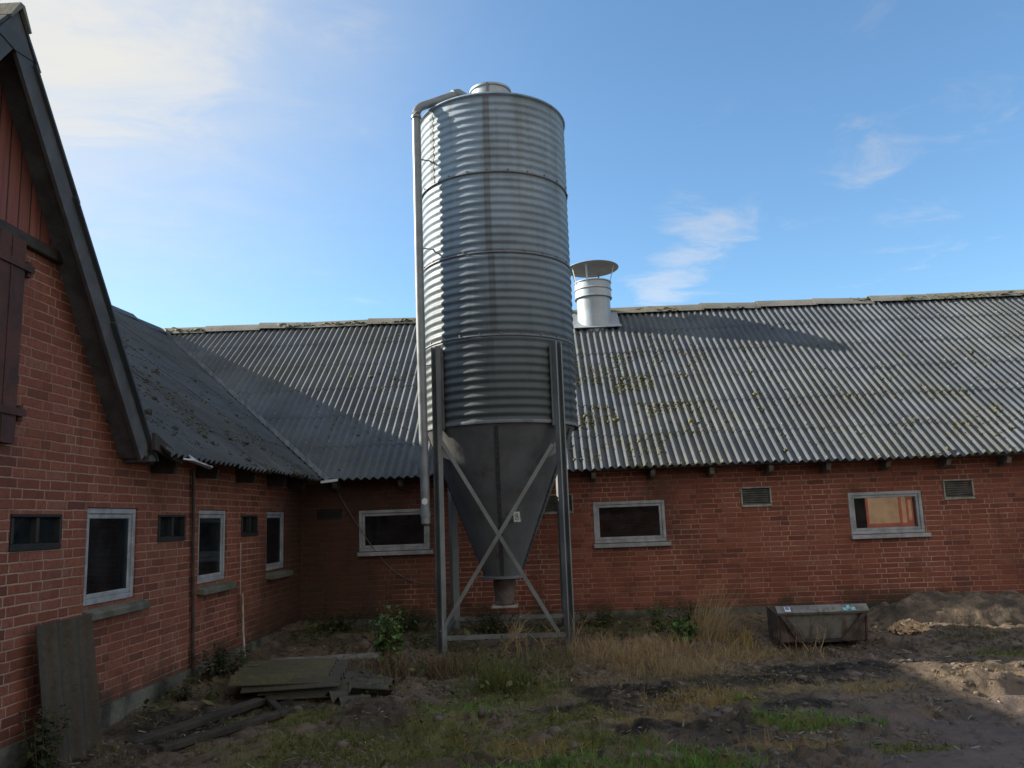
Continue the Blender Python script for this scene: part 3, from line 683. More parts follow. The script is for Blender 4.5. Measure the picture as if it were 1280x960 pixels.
# long wall vents: weathered frame with slats
for (a, b) in LONG_VENT:
    mb = MB(); y0, y1 = YW - .015, YW + .06
    for q in (((a, VW0), (b, VW0 + .035)), ((a, VW1 - .025), (b, VW1)), ((a, VW0 + .035), (a + .025, VW1 - .025)), ((b - .025, VW0 + .035), (b, VW1 - .025))):
        mb.box((q[0][0] + .002, y0, q[0][1] + .002), (q[1][0] - .002, y1, q[1][1] - .002))
    f = mb.build('air_vent', M['grey_frame'], stable, .003)
    mb = MB()
    for k in range(7):
        z = VW0 + .05 + k * .029
        mb.prism([(a + .026, y0 + .02, z - .012), (a + .026, y0 + .052, z + .012), (a + .026, y0 + .056, z + .008), (a + .026, y0 + .024, z - .016)], (b - a - .052, 0, 0))
    mb.build('slats', M['slat'], f)
mb = MB()
for k in range(4): mb.box((-3.035, YW - .008, 1.525 + k * .031), (-2.715, YW + .03, 1.545 + k * .031))
mb.build('air_vent', M['dark_frame'], stable)

# pipes on the left wall
xp = XW + .03
MB().tube([(xp, 7.50, 2.0), (xp, 7.54, 1.2), (xp, 7.60, .2)], .016, 8).build('down_pipe', M['pipe_rust'], barn)
MB().tube([(xp, 8.73, 1.30), (xp, 8.74, .9), (xp, 8.747, .76)], .005, 6).tube([(xp + .02, 8.745, .77), (xp + .03, 8.76, .4), (xp + .05, 8.78, .06)], .0115, 8).build('conduit', M['rod'], barn)
# cables on the long wall
def cable(pts, label):
    P = [Vector(p) for p in pts]; out = []
    for i in range(len(P) - 1):
        p0, p1, p2, p3 = P[max(i - 1, 0)], P[i], P[i + 1], P[min(i + 2, len(P) - 1)]
        for k in range(8):
            t = k / 8; out.append(.5 * ((2 * p1) + (p2 - p0) * t + (2 * p0 - 5 * p1 + 4 * p2 - p3) * t * t + (3 * p1 - p0 - 3 * p2 + p3) * t ** 3))
    out.append(P[-1]); tag(MB().tube(out, .0055, 6).build('cable', M['cable']), label, 'cable', 'cables sagging across the long wall')
cable([(-2.76, 10.93, 1.93), (-2.62, 10.95, 1.65), (-2.24, 10.96, 1.075), (-1.95, 10.96, .78), (-1.62, 10.96, .65), (-1.2, 10.96, .66)], 'thin cable sagging from the eaves past the window left of the silo')
cable([(.70, 10.93, 1.92), (.56, 10.95, 1.62), (.31, 10.96, 1.24), (.06, 10.96, 1.02), (-.30, 10.96, .875), (-.6, 10.96, .86)], 'thin cable curving down the wall just right of the silo')

# ---------------- ventilation chimney on the ridge (part of the stable)
VX, VY = 1.03, 14.42
vz = EZ + SL * (VY - EY)
ch = MB().lathe((VX, VY, 0), [(.30, vz - .3), (.30, vz + .42), (.325, vz + .43), (.325, vz + .73), (.30, vz + .73), (.30, vz + .5)], 40)
ch = ch.build('ventilation_chimney', M['galv_new'], stable); sharp(ch, 50)
for zz in (.43, .58, .715): MB().lathe((VX, VY, vz + zz), [(.318, -.014), (.336, -.012), (.340, 0), (.336, .012), (.318, .014)], 40).build('band', M['galv_new'], ch)
nv = Vector((0, -sn, cs)); mb = MB()
tl = [(VX - .43, -.26), (VX + .43, -.26), (VX + .43, .30), (VX - .43, .30)]
mb.prism([Vector((x, VY + v * cs, vz + v * sn)) + nv * .035 for x, v in tl], nv * .02)
mb.prism([Vector((x, VY - .26 * cs - q * .1, vz - .26 * sn - q * .055)) + nv * .05 for x, q in ((VX - .45, 0), (VX + .45, 0), (VX + .45, 1), (VX - .45, 1))], nv * .012)
mb.build('flashing', M['galv_new'], ch)
cap_m = Matrix.Translation((VX + .01, VY, vz + 1.0)) @ Matrix.Rotation(R(-2), 4, 'X') @ Matrix.Rotation(R(-1), 4, 'Y')
mb = MB().lathe((0, 0, 0), [(0, .075), (.2, .05), (.47, .0), (.475, -.010), (.46, -.008), (0, .0)], 48); mb.v = [tuple(cap_m @ Vector(v)) for v in mb.v]
cp = mb.build('cap', M['galv_new'], ch); sharp(cp, 40)
for a in (205, 250, 335, 70, 150):
    a = R(a); MB().bar((VX + .325 * math.cos(a), VY + .325 * math.sin(a), vz + .66), tuple(cap_m @ Vector((.41 * math.cos(a), .41 * math.sin(a), -.004))), .028, .005, (math.cos(a), math.sin(a), 0)).build('strut', M['galv_new'], ch)

# ------------------------------------------------------------------ silo
SX, SY, SR = -.475, 9.80, .905
SB, ST = 2.50, 6.33
silo = thing('feed_silo', 'tall corrugated galvanised feed silo on four steel legs before the stable', 'silo', (SX, SY, 0))
NR = 41
def ring_prof(z): return SR + .0085 * math.cos(2 * math.pi * (z - SB) / ((ST - SB) / NR))
sections = [(SB, 3.46), (3.46, 4.42), (4.42, 5.38), (5.38, ST)]
for i, (z0, z1) in enumerate(sections):
    n = int((z1 - z0) / ((ST - SB) / NR) * 10); off = .004 * (i % 2)
    prof = [(ring_prof(z0 + (z1 - z0) * k / n) + off, z0 + (z1 - z0) * k / n) for k in range(n + 1)]
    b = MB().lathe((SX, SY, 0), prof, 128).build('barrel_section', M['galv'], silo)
    # vertical lap seam strips following the waves
    for ang in ((-93, -22, 60, 170), (-90.5, 30, 150), (-92, 10, 150), (-91, -139.5, 40))[i]:
        c = R(ang); w = R(2.2)
        MB().lathe((SX, SY, 0), [(r + .005, z) for r, z in prof], 4, True, c - w, c + w).build('seam_strip', M['galv_seam'], b)
    for k in range(24 if i else 0):
        a = 2 * math.pi * (k + .3 * i) / 24; r = SR + .012
        p = Vector((SX + r * math.cos(a), SY + r * math.sin(a), z0 + .02)); d = Vector((math.cos(a), math.sin(a), 0))
        MB().tube([p - d * .006, p + d * .012], .0105, 6).build('bolt', M['galv_cone'], b)
    if i: MB().lathe((SX, SY, z0), [(SR + .010, -.012), (SR + .0165, -.010), (SR + .0165, .010), (SR + .010, .012)], 96).build('joint_band', M['galv_cone'], b)
# roof cone with hatch collar
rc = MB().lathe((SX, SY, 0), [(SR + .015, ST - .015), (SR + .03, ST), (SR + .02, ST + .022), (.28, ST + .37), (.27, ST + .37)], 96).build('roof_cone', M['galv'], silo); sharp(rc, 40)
hc = MB().lathe((SX, SY, 0), [(.275, ST + .30), (.275, ST + .355), (.250, ST + .36), (.250, ST + .49), (.268, ST + .495), (.268, ST + .52), (.2, ST + .545), (0, ST + .56)], 56).build('hatch_collar', M['galv_new'], silo); sharp(hc, 40)
for a in (-95, 20, 140):
    a = R(a); MB().bar((SX + .27 * math.cos(a), SY + .27 * math.sin(a), ST + .36), (SX + .262 * math.cos(a), SY + .262 * math.sin(a), ST + .515), .03, .012, (math.cos(a), math.sin(a), 0)).build('clip', M['galv_cone'], hc)
# bottom hopper
OB = .80; RO = .215
hop = MB().lathe((SX - .02, SY, 0), [(SR - .012, SB + .03), (SR - .012, SB - .02), (SR - .035, SB - .05), (RO, OB), (RO + .03, OB - .01), (RO + .03, OB - .03), (RO - .02, OB - .03)], 40)
hop.v = [(x + .02 * (1 - (z - OB) / (SB - OB)) * -1, y, z) for x, y, z in hop.v]
hop = hop.build('hopper', M['galv_cone'], silo); sharp(hop, 35)
MB().lathe((SX, SY, 0), [(SR + .014, SB - .02), (SR + .017, SB + .0), (SR + .014, SB + .015)], 96).build('bottom_band', M['galv_cone'], hop)
for ang in (-90, -168, -20, 60, 130):
    a = R(ang); p = Vector((SX - .02 + (SR - .03) * math.cos(a), SY + (SR - .03) * math.sin(a), SB - .05)); q = Vector((SX - .04 + (RO + .006) * math.cos(a), SY + (RO + .006) * math.sin(a), OB + .01))
    mb = MB().bar(p, q, .045, .006, (math.cos(a), math.sin(a), .4)); o_ = Vector((math.cos(a), math.sin(a), -.4)).normalized()
    for k in range(1, 30):
        c = p.lerp(q, k / 30) ; mb.tube([c - o_ * .002, c + o_ * .012], .009, 6)
    mb.build('hopper_seam', M['seam_dark'], hop)
MB().lathe((SX - .03, SY, 0), [(.13, OB - .04), (.13, OB - .12), (.105, OB - .30), (.115, OB - .30), (.115, OB - .34), (.06, OB - .34)], 20).build('outlet_boot', M['rust'], hop)
MB().box((SX - .18, SY - .16, OB - .36), (SX + .12, SY + .14, OB - .335)).build('slide_gate', M['grey_frame'], hop, .004)
pl = MB(); dirp = Vector((.26, -1, -.42)).normalized()
pp = Vector((-.322, 9.275, 1.45)); rt = Vector((1, .27, 0)).normalized(); upv = Vector((-.1, .38, 1)).normalized(); nr = rt.cross(upv) * 1
pl.prism([pp + rt * a + upv * b + nr * .03 for a, b in ((-.038, -.06), (.038, -.06), (.038, .06), (-.038, .06))], nr * .006)
plo = pl.build('label_plate', M['plate'], hop)
mb = MB()
for cz, rr in ((.022, .013), (-.018, .017)):
    pts = [pp + nr * .0385 + rt * (rr * math.cos(k * math.pi / 8)) + upv * (cz + rr * 1.15 * math.sin(k * math.pi / 8)) for k in range(17)]
    mb.tube(pts, .0035, 5, False)
mb.build('number_mark', M['ink'], plo)
# legs: channel section, opening radially outward
LH = (SR + .035) * .7071
def leg(sx, sy):
    rad = Vector((sx, sy, 0)).normalized(); tan = Vector((-rad.y, rad.x, 0)); base = Vector((SX + sx * LH, SY + sy * LH, 0))
    m = Matrix((tan, rad, Vector((0, 0, 1)))).transposed().to_4x4(); m.translation = base
    z0 = gz(base.x, base.y) - .1; z1 = 3.40
    mb = MB(); w, d, th = .05, .062, .006
    mb.box((-w, 0, z0), (w, th, z1), m); mb.box((-w, th, z0), (-w + th, d, z1), m); mb.box((w - th, th, z0), (w, d, z1), m)
    mb.box((-w + th, d - th, z0), (-w + .018, d, z1), m); mb.box((w - .018, d - th, z0), (w - th, d, z1), m)
    o = mb.build('leg', M['galv_leg'], silo)
    b2 = MB(); b2.box((-.085, -.006, 2.45), (.085, -.001, 3.38), m); b2.build('leg_bracket', M['galv_cone'], o)
    fp = MB(); fp.box((-.09, -.05, z0 + .06), (.09, .10, z0 + .072), m); fp.build('foot_plate', M['rust'], o)
    b3 = MB()
    for z in (2.52, 2.75, 2.98, 3.2):
        for s in (-.028, .028): b3.tube([m @ Vector((s, .004, z)), m @ Vector((s, .018, z))], .009, 6)
    b3.build('leg_bolts', M['galv_cone'], o)
for sx in (-1, 1):
    for sy in (-1, 1): leg(sx, sy)
yf = SY - LH - .045; yb_ = SY + LH + .045
for (p, q, dy) in (((-1.145, yf, 2.37), (.09, yf, .235), 0), ((.115, yf - .012, 2.24), (-1.165, yf - .012, .27), -.012)):
    MB().bar(p, q, .042, .008, (0, 1, 0)).bar(Vector(p) + Vector((0, .02, 0)), Vector(q) + Vector((0, .02, 0)), .006, .04, (0, 1, 0)).build('cross_brace', M['galv_leg'], silo)
for (p, q) in (((SX - LH, yf + .02, .205), (SX + LH, yf + .02, .205)), ((SX - LH, yb_ - .02, .24), (SX + LH, yb_ - .02, .24)), ((SX - LH - .03, yf + .06, .22), (SX - LH - .03, yb_ - .06, .22)), ((SX + LH + .03, yf + .06, .22), (SX + LH + .03, yb_ - .06, .22))):
    MB().bar(p, q, .045, .045).build('tie_bar', M['galv_leg'], silo)
for sx in (-1, 1):
    x = SX + sx * (LH - .005)
    MB().prism([(x, yf + .015, 2.30), (x - sx * .13, yf + .015, 2.17), (x - sx * .13, yf + .015, 2.10), (x, yf + .015, 2.16)], (0, .006, 0)).build('gusset', M['galv_leg'], silo)
# filling pipe: up the left front leg, over the elbow into the roof cone
FX, FY = -1.333, 9.12
pts = [(FX + .022, FY, 1.42), (FX + .01, FY, 2.6), (FX, FY, 4.0), (FX - .004, FY, 6.23)]
for k in range(1, 7):
    a = k / 6 * R(58); r = .16
    pts.append((FX - .004 + r * (1 - math.cos(a)) * .83, FY + r * (1 - math.cos(a)) * .55, 6.23 + r * math.sin(a)))
endp = Vector((-.88, 9.47, 6.665)); pts.append(tuple(endp))
fp = MB().tube(pts, .051, 18); fp = fp.build('filling_pipe', M['pvc'], silo); sharp(fp, 50)
MB().tube([(FX - .004, FY, 6.19), (FX - .004, FY, 6.215)], .062, 18).build('coupling', M['pvc'], fp)
MB().tube([(FX + .021, FY, 1.50), (FX + .021, FY, 1.56)], .057, 18).build('coupling', M['pvc'], fp)
MB().tube([(FX + .022, FY, 1.395), (FX + .022, FY, 1.425)], .054, 18).build('end_cap', M['dark_frame'], fp)
dv_ = (Vector((-.70, 9.59, 6.72)) - endp).normalized()
MB().tube([endp - dv_ * .06, endp, endp + dv_ * .03, endp + dv_ * .2 + Vector((0, 0, -.05))], [.054, .066, .066, .03], 18).build('inlet_cone', M['galv'], fp)
mb = MB(); cx, cy, cz = FX + .021, FY - .0535, 1.665
hexp = [(cx + .036 * math.sin(R(60 * k)), cy, cz + .040 * math.cos(R(60 * k))) for k in range(6)]
mb.prism(hexp, (0, -.003, 0)).build('hexagonal_sticker', M['sticker'], fp)
for zz in (2.1, 3.2, 4.6, 5.7):
    MB().bar((FX + .01, FY + .05, zz), (-1.10 if zz < 3.3 else -1.16, FY + (.03 if zz < 3.3 else .14), zz), .025, .006).build('pipe_clamp', M['galv_leg'], fp)

# ------------------------------------------------------------------ skip bucket
bx0, bx1, by, bz0, bz1 = 2.37, 3.29, 8.92, .06, .43
bk = thing('steel_bucket', 'rusty green-grey steel loader bucket standing by the soil heap', 'bucket', ((bx0 + bx1) / 2, by + .3, .06))
th = .012
MB().prism([(bx0 + .03, by - .0, bz1 - .075), (bx0 + .24, by + .07, .10), (bx1 - .22, by + .07, .10), (bx1 - .03, by - .0, bz1 - .075)], (0, th, .003)).build('front_plate', M['bucket'], bk)
MB().prism([(bx0 - .01, by - .03, bz1 - .075), (bx0 - .01, by - .045, bz1 - .05), (bx0 - .01, by + .03, bz1 + .012), (bx0 - .01, by + .06, bz1 + .012), (bx0 - .01, by + .02, bz1 - .075)], (bx1 - bx0 + .02, 0, 0)).build('lip_beam', M['bucket'], bk)
for s, x in ((1, bx0), (-1, bx1)):
    MB().prism([(x, by + .0, bz1 - .08), (x, by + .42, bz1 - .02), (x, by + .42, .05), (x, by + .1, .05), (x, by + .05, .10)], (s * .015, 0, 0)).build('side_plate', M['rust'], bk)
    MB().prism([(x + s * .016, by - .005, bz1 - .078), (x + s * .07, by - .006, bz1 - .078), (x + s * .27, by + .062, .09), (x + s * .20, by + .062, .07)], (0, -.035, 0)).build('stiffener', M['rust'], bk)
    MB().prism([(x + s * .016, by + .012, bz1 - .085), (x + s * .20, by + .05, .075), (x + s * .03, by + .05, .075)], (0, .01, 0)).build('cheek', M['rust'], bk)
MB().prism([(bx0 + .016, by + .10, .058), (bx1 - .016, by + .10, .058), (bx1 - .016, by + .42, .05), (bx0 + .016, by + .42, .05)], (0, 0, .012)).build('floor_plate', M['rust'], bk)
MB().prism([(bx0 + .016, by + .408, .07), (bx1 - .016, by + .408, .07), (bx1 - .016, by + .408, bz1 - .03), (bx0 + .016, by + .408, bz1 - .03)], (0, .012, 0)).build('back_plate', M['rust'], bk)
def lipface(u, v): return Vector((u, by - .047 + (.075) * v - .004, bz1 - .05 + .062 * v))
def sticker(u0, u1, v0, v1, m, name, lift=0.0):
    n = Vector((0, -.62, .78)) * (.003 + lift); mb = MB(); mb.prism([lipface(u, v) + n for u, v in ((u0, v0), (u1, v0), (u1, v1), (u0, v1))], n * .5); return mb.build(name, m, bk)
sticker(2.44, 2.50, .15, .85, M['sticker'], 'sticker'); sticker(2.452, 2.488, .42, .78, M['sticker_blue'], 'sticker_print', .003)
sticker(3.035, 3.075, .1, .5, M['sticker_teal'], 'sticker'); sticker(3.08, 3.11, .3, .8, M['sticker_teal'], 'sticker'); sticker(3.115, 3.16, .1, .55, M['sticker_teal'], 'sticker')

# ------------------------------------------------------------------ soil heap, chips
def heap(name, m, cx, cy, rx, ry, h, seed, n=90, rough=.5, back=None):
    mb = MB(); N = n; Mn = int(n * ry / rx) + 20
    us = np.linspace(-1, 1, N); vs = np.linspace(-1, 1, Mn); U, V = np.meshgrid(us, vs); X = cx + U * rx; Y = cy + V * ry
    fall = 1 - np.hypot(U, V) ** 2.2; nz_ = (fbm(X, Y, 2.4, seed, 4) - .5) * rough + (fbm(X, Y, 11, seed + 5, 3) - .5) * rough * .35
    Zh = gh(X, Y) + h * np.clip(np.clip(fall, 0, 1) ** .7 + nz_ * (fall > -.1) * np.clip(fall + .4, 0, 1), 0, 2) - .03 * (fall < .05) - .02
    if back is not None: Y = np.minimum(Y, back)
    P = np.stack([X, Y, Zh], -1).reshape(-1, 3)
    fs = [(j * N + i, j * N + i + 1, (j + 1) * N + i + 1, (j + 1) * N + i) for j in range(Mn - 1) for i in range(N - 1)]
    mb.add(P.tolist(), fs, True); return mb.build(name, m)
def moss_on_roof(n, spots, base, dx, dv, nrm, seed, m, label, size=.012, gap=None):
    rd = np.random.default_rng(seed); ico = bmesh.new(); bmesh.ops.create_icosphere(ico, subdivisions=1, radius=1); IV = np.array([v.co[:] for v in ico.verts]); IF = np.array([[v.index for v in f.verts] for f in ico.faces]); ico.free()
    X = []; V_ = []
    for (x, v, rx, rv, k) in spots: X.append(rd.normal(x, rx, int(n * k))); V_.append(rd.normal(v, rv, int(n * k)))
    X = np.concatenate(X); V_ = np.clip(np.concatenate(V_), .03, RL - .05); q = fbm(X, V_, 3.2, seed, 3) > .5; X, V_ = X[q], V_[q]
    fl = rd.random(len(X)); X = np.where(fl < .75, (np.round(X / PITCH - .5) + .5 + rd.normal(0, .13, len(X))) * PITCH, X)
    C = np.array(base)[None] + X[:, None] * np.array(dx) + V_[:, None] * np.array(dv) + (AMP * np.cos(2 * np.pi * X / PITCH) + .006)[:, None] * np.array(nrm)
    if gap is not None: C = C[gap(C)]
    N = len(C); S = rd.gamma(2.2, size / 2.2, N)[:, None] * rd.uniform(.6, 1.5, (N, 3)); V = (C[:, None] + IV[None] * S[:, None] * rd.uniform(.7, 1.3, (N, len(IV), 1))).reshape(-1, 3); F = (IF[None] + (np.arange(N) * len(IV))[:, None, None]).reshape(-1, 3)
    return tag(npmesh('moss', V, F, m), label, None, None, 'stuff')
def soil_mat():
    m, t, b = mat('heap_soil'); p = t.pos(); n1 = t.noise(p, 3, 6, .65, .6); n2 = t.noise(p, 22, 6, .7)
    c = t.mix(t.step(n1, .4, .62), (.08, .065, .05), (.20, .15, .105)); c = t.mix(t.step(n2, .52, .7, 0, .6), c, (.05, .042, .035))
    t.put(b.inputs['Base Color'], c); b.inputs['Roughness'].default_value = .92; b.inputs['Specular IOR Level'].default_value = .2
    t.put(b.inputs['Normal'], t.bump(t.m('ADD', n1, t.m('MULTIPLY', n2, .6)), .8, .04)); return m
M['soil'] = soil_mat()
tag(heap('soil_heap', M['soil'], 5.1, 10.35, 1.45, .62, .30, 61, back=10.965), 'long lumpy heap of brown soil against the wall right of the bucket', 'soil heap')
mb = MB(); rd = random.Random(5)
for k in range(520):
    a = rd.uniform(0, 6.283); r = math.sqrt(rd.random()); x = 3.98 + .21 * r * math.cos(a); y = 9.60 + .17 * r * math.sin(a)
    h = .15 * (1 - r) ** .7 * rd.uniform(.55, 1); c = Vector((x, y, gz(x, y) + h + .01)); u = Vector((rd.gauss(0, 1), rd.gauss(0, 1), rd.gauss(0, .5))).normalized() * rd.uniform(.012, .026); v = u.orthogonal().normalized() * rd.uniform(.006, .014)
    w_ = u.cross(v).normalized() * .003
    mb.prism([c - u - v, c + u - v, c + u + v, c - u + v], w_)
tag(mb.build('wood_chip_pile', M['chips']), 'small pale pile of wood chips beside the right end of the bucket', 'wood chips')

# ------------------------------------------------------------------ sheets, planks
def sheet_mesh(L, W, pitch=.11, amp=.0165, th=.008):
    """waves run along local X (crests parallel to X), width along Y"""
    n = int(W / pitch * 8); vs = []; 
    for zt in (0, -th):
        for x in (0, L / 2, L):
            for i in range(n + 1):
                y = -W / 2 + W * i / n; vs.append((x - L / 2, y, amp * math.cos(2 * math.pi * y / pitch) + zt))
    k = n + 1; fs = []
    for j in range(2):
        for i in range(n):
            fs.append((j * k + i, j * k + i + 1, (j + 1) * k + i + 1, (j + 1) * k + i)); fs.append((3 * k + j * k + i, 3 * k + (j + 1) * k + i, 3 * k + (j + 1) * k + i + 1, 3 * k + j * k + i + 1))
    for i in range(n):
        fs.append((i, 3 * k + i, 3 * k + i + 1, i + 1)); fs.append((2 * k + i, 2 * k + i + 1, 5 * k + i + 1, 5 * k + i))
    for j in range(2):
        fs.append((j * k, (j + 1) * k, 3 * k + (j + 1) * k, 3 * k + j * k)); fs.append((j * k + n, 3 * k + j * k + n, 3 * k + (j + 1) * k + n, (j + 1) * k + n))
    me = bpy.data.meshes.new('corrugated_sheet'); me.from_pydata(vs, [], fs); me.polygons.foreach_set('use_smooth', [True] * len(fs)); me.set_sharp_from_angle(angle=R(50)); return me
smesh = sheet_mesh(.80, .92, .18, .034); smesh.materials.append(M['fibre_old'])
g0 = gz(-2.2, 7.9)
for i, (x, y, z, rz, rx, ry, lab) in enumerate((
    (-1.90, 7.52, .055, 9, -1, 1, 'mossy corrugated sheet lowest in the stack by the barn wall'),
    (-2.00, 7.44, .092, 6, 0, 0, 'mossy corrugated sheet second from the bottom of the stack'),
    (-2.10, 7.48, .129, 10, 0, 0, 'mossy corrugated sheet in the middle of the stack by the barn wall'),
    (-2.20, 7.42, .166, 7, 0, -1, 'mossy corrugated sheet just under the yellow-green top sheet'),
    (-2.32, 7.44, .205, 9, 0, 1, 'yellow-green mossy corrugated sheet lying on top of the stack'))):
    o = bpy.data.objects.new('corrugated_sheet', smesh); COL.objects.link(o); o.location = (x, y, g0 + z); o.rotation_euler = (R(rx), R(ry), R(rz))
    if i == 4: o.data = smesh.copy(); o.data.materials.clear(); o.data.materials.append(M['fibre_top'])
    tag(o, lab, 'roof sheet', 'corrugated sheets stacked by the barn wall')
for (x, y, z, rz, rx, ry, L, W, lab) in ((-1.62, 7.35, .10, 24, 4, 9, .34, .72, 'broken mossy sheet piece leaning on the right end of the stack'),
                                    (-1.50, 7.72, .07, -14, -6, 12, .30, .54, 'smaller broken sheet piece behind the one leaning on the stack'), (-1.72, 7.05, .06, 40, 5, 5, .28, .54, 'broken sheet piece lying in front of the right end of the stack')):
    me_ = sheet_mesh(L, W, .18, .034); me_.materials.append(M['fibre_old']); o = bpy.data.objects.new('corrugated_sheet', me_); COL.objects.link(o); o.location = (x, y, g0 + z); o.rotation_euler = (R(rx), R(ry), R(rz))
    tag(o, lab, 'roof sheet', 'corrugated sheets stacked by the barn wall')
o = MB().box((-.5, -.09, -.012), (.5, .09, .012)).build('plank', M['wood_grey'], None, .004); o.location = (-2.12, 8.0, g0 + .20); o.rotation_euler = (R(4), R(-1), R(3))
tag(o, 'flat grey board lying across the back of the sheet stack', 'plank', 'loose timber on the ground by the barn')
for (x, y, L, w, h, rz, lab) in ((-2.62, 6.35, 1.3, .10, .05, 68, 'rotting plank lying on the soil nearest the barn wall'), (-2.30, 6.10, 1.1, .08, .045, 57, 'rotting plank lying further out from the barn wall'),
                                 (-2.20, 6.75, .75, .06, .04, 118, 'short rotting batten lying crosswise before the sheet stack'), (-1.95, 7.12, .8, .07, .05, 12, 'dark timber lying along the front edge of the sheet stack')):
    o = MB().box((-L / 2, -w / 2, 0), (L / 2, w / 2, h)).build('plank', M['wood_mossy'], None, .006)
    o.location = (x, y, gz(x, y) + .005); o.rotation_euler = (R(3), R(random.uniform(-2, 2)), R(rz)); tag(o, lab, 'plank', 'loose timber on the ground by the barn')
sm2 = sheet_mesh(1.10, .43, .145, .022); sm2.materials.append(fibre_mat('fibre_cement_grey', (.070, .058, .048), .3))
o = bpy.data.objects.new('leaning_sheet', sm2); COL.objects.link(o)
# stand the sheet upright against the barn wall: local X -> up, local Y -> along wall
upx = Vector((-.12, -.03, 1)).normalized(); aly = Vector((.30, 1, .0)).normalized(); nn = upx.cross(aly).normalized(); aly = nn.cross(upx)
mm = Matrix((upx, aly, nn)).transposed().to_4x4(); mm.translation = Vector((-3.07, 5.36, .36)); o.matrix_world = mm
tag(o, 'narrow dark brown corrugated sheet standing upright against the barn wall', 'roof sheet')

# ------------------------------------------------------------------ vegetation
def blades(P, H, Wd, lean, rd, curl=.5, segs=3, az0=None):
    """numpy grass blades: P (n,3) bases, H heights, lean scale. Returns verts, faces"""
    n = len(P); az = rd.uniform(0, 2 * np.pi, n) if az0 is None else rd.normal(az0, .5, n); ln = np.abs(rd.normal(0, lean, n)); fa = rd.uniform(0, 2 * np.pi, n)
    dirx, diry = np.cos(az), np.sin(az); sx, sy = np.cos(fa), np.sin(fa); V = []
    for k in range(segs + 1):
        t = k / segs; out = H * ln * (t * (1 - curl) + curl * t * t); up = H * t * np.sqrt(np.clip(1 - (ln * .75 * t) ** 2, .05, 1))
        w = Wd * (1 - t) ** .7 if k < segs else Wd * .03
        c = np.stack([P[:, 0] + dirx * out, P[:, 1] + diry * out, P[:, 2] + up], -1); s = np.stack([sx * w, sy * w, np.zeros(n)], -1)
        V += [c - s, c + s]
    V = np.stack(V, 1).reshape(-1, 3); m_ = 2 * (segs + 1)
    F = np.concatenate([np.stack([np.arange(n) * m_ + 2 * k + j for j in (0, 1, 3, 2)], -1) for k in range(segs)], 0)
    return V, F
def npmesh(name, V, F, m):
    me = bpy.data.meshes.new(name); me.vertices.add(len(V)); me.vertices.foreach_set('co', np.ascontiguousarray(V, dtype=np.float32).ravel())
    k = F.shape[1]; me.loops.add(F.size); me.loops.foreach_set('vertex_index', F.ravel().astype(np.int32))
    me.polygons.add(len(F)); me.polygons.foreach_set('loop_start', np.arange(0, F.size, k, dtype=np.int32)); me.polygons.foreach_set('loop_total', np.full(len(F), k, np.int32))
    me.update(); me.materials.append(m); o = bpy.data.objects.new(name, me); COL.objects.link(o); return o
def scatter(n, x0, x1, y0, y1, dens, rd):
    X = rd.uniform(x0, x1, n); Y = rd.uniform(y0, y1, n); k = rd.random(n) < dens(X, Y); X, Y = X[k], Y[k]
    return np.stack([X, Y, gh(X, Y) - .006], -1)
def clumpy(X, Y, s, seed): return sstep(fbm(X, Y, s, seed, 3), .42, .66)
# ground cover (uncountable): three colours of short growth
P = scatter(230000, -3.1, 5.2, 4.2, 9, lambda X, Y: patch(GREEN, X, Y, 41) * (.25 + .75 * clumpy(X, Y, 5, 71)), rng)
near = patch([(.3, 4.95, 1.0, .40), (-.75, 6.5, .5, .25), (1.75, 5.95, .5, .17), (1.45, 6.7, .3, .15)], P[:, 0], P[:, 1], 41) > .3
for sel, nm, mt_, hh in ((near, 'grass', 'grass_bright', .05), (~near, 'grass', 'grass', .032)):
    Q = P[sel]; V, F = blades(Q, rng.gamma(4, hh / 4, len(Q)), .0036, .9, rng)
    tag(npmesh(nm, V, F, M[mt_]), 'short green grass in patches on the muddy yard', None, None, 'stuff')
P = scatter(150000, -3.1, 5.0, 4.3, 10.8, lambda X, Y: (1 - patch(SMOOTH, X, Y, 31)) * (.03 + .6 * clumpy(X, Y, 2.2, 83) * clumpy(X, Y, 9, 85)) * (1 - .8 * sstep(X, 1.2, 3)), rng)
V, F = blades(P, rng.gamma(3, .017, len(P)), .0026, 1.3, rng); tag(npmesh('grass', V, F, M['grass_olive']), 'thin olive weeds scattered over the soil', None, None, 'stuff')
P = scatter(60000, -2.5, 5.0, 4.3, 9.6, lambda X, Y: patch(STRAW, X, Y, 43) * (.2 + .8 * clumpy(X, Y, 6, 91)), rng)
V, F = blades(P, rng.gamma(4, .016, len(P)), .0022, 1.9, rng); tag(npmesh('straw', V, F, M['straw_gold']), 'flattened yellow straw in patches on the mud', None, None, 'stuff')
# leaf and straw litter lying flat
P = scatter(42000, -3.1, 5.2, 4.3, 10.6, lambda X, Y: (.12 + .6 * clumpy(X, Y, 3, 95)) * (1 - .7 * patch(SMOOTH, X, Y, 31)), rng)
n = len(P); a = rng.uniform(0, 6.283, n); L = rng.gamma(2, .009, n); w = rng.uniform(.0015, .006, n); tz = rng.normal(0, .25, n)
dx = np.stack([np.cos(a) * L, np.sin(a) * L, tz * L], -1); dy = np.stack([-np.sin(a) * w, np.cos(a) * w, rng.normal(0, .3, n) * w], -1); C = P + [0, 0, .012]
V = np.stack([C - dx - dy, C + dx - dy, C + dx + dy, C - dx + dy], 1).reshape(-1, 3)
tag(npmesh('litter', V, np.arange(4 * n).reshape(-1, 4), M['litter']), 'dead leaves and straw bits littering the soil', None, None, 'stuff')
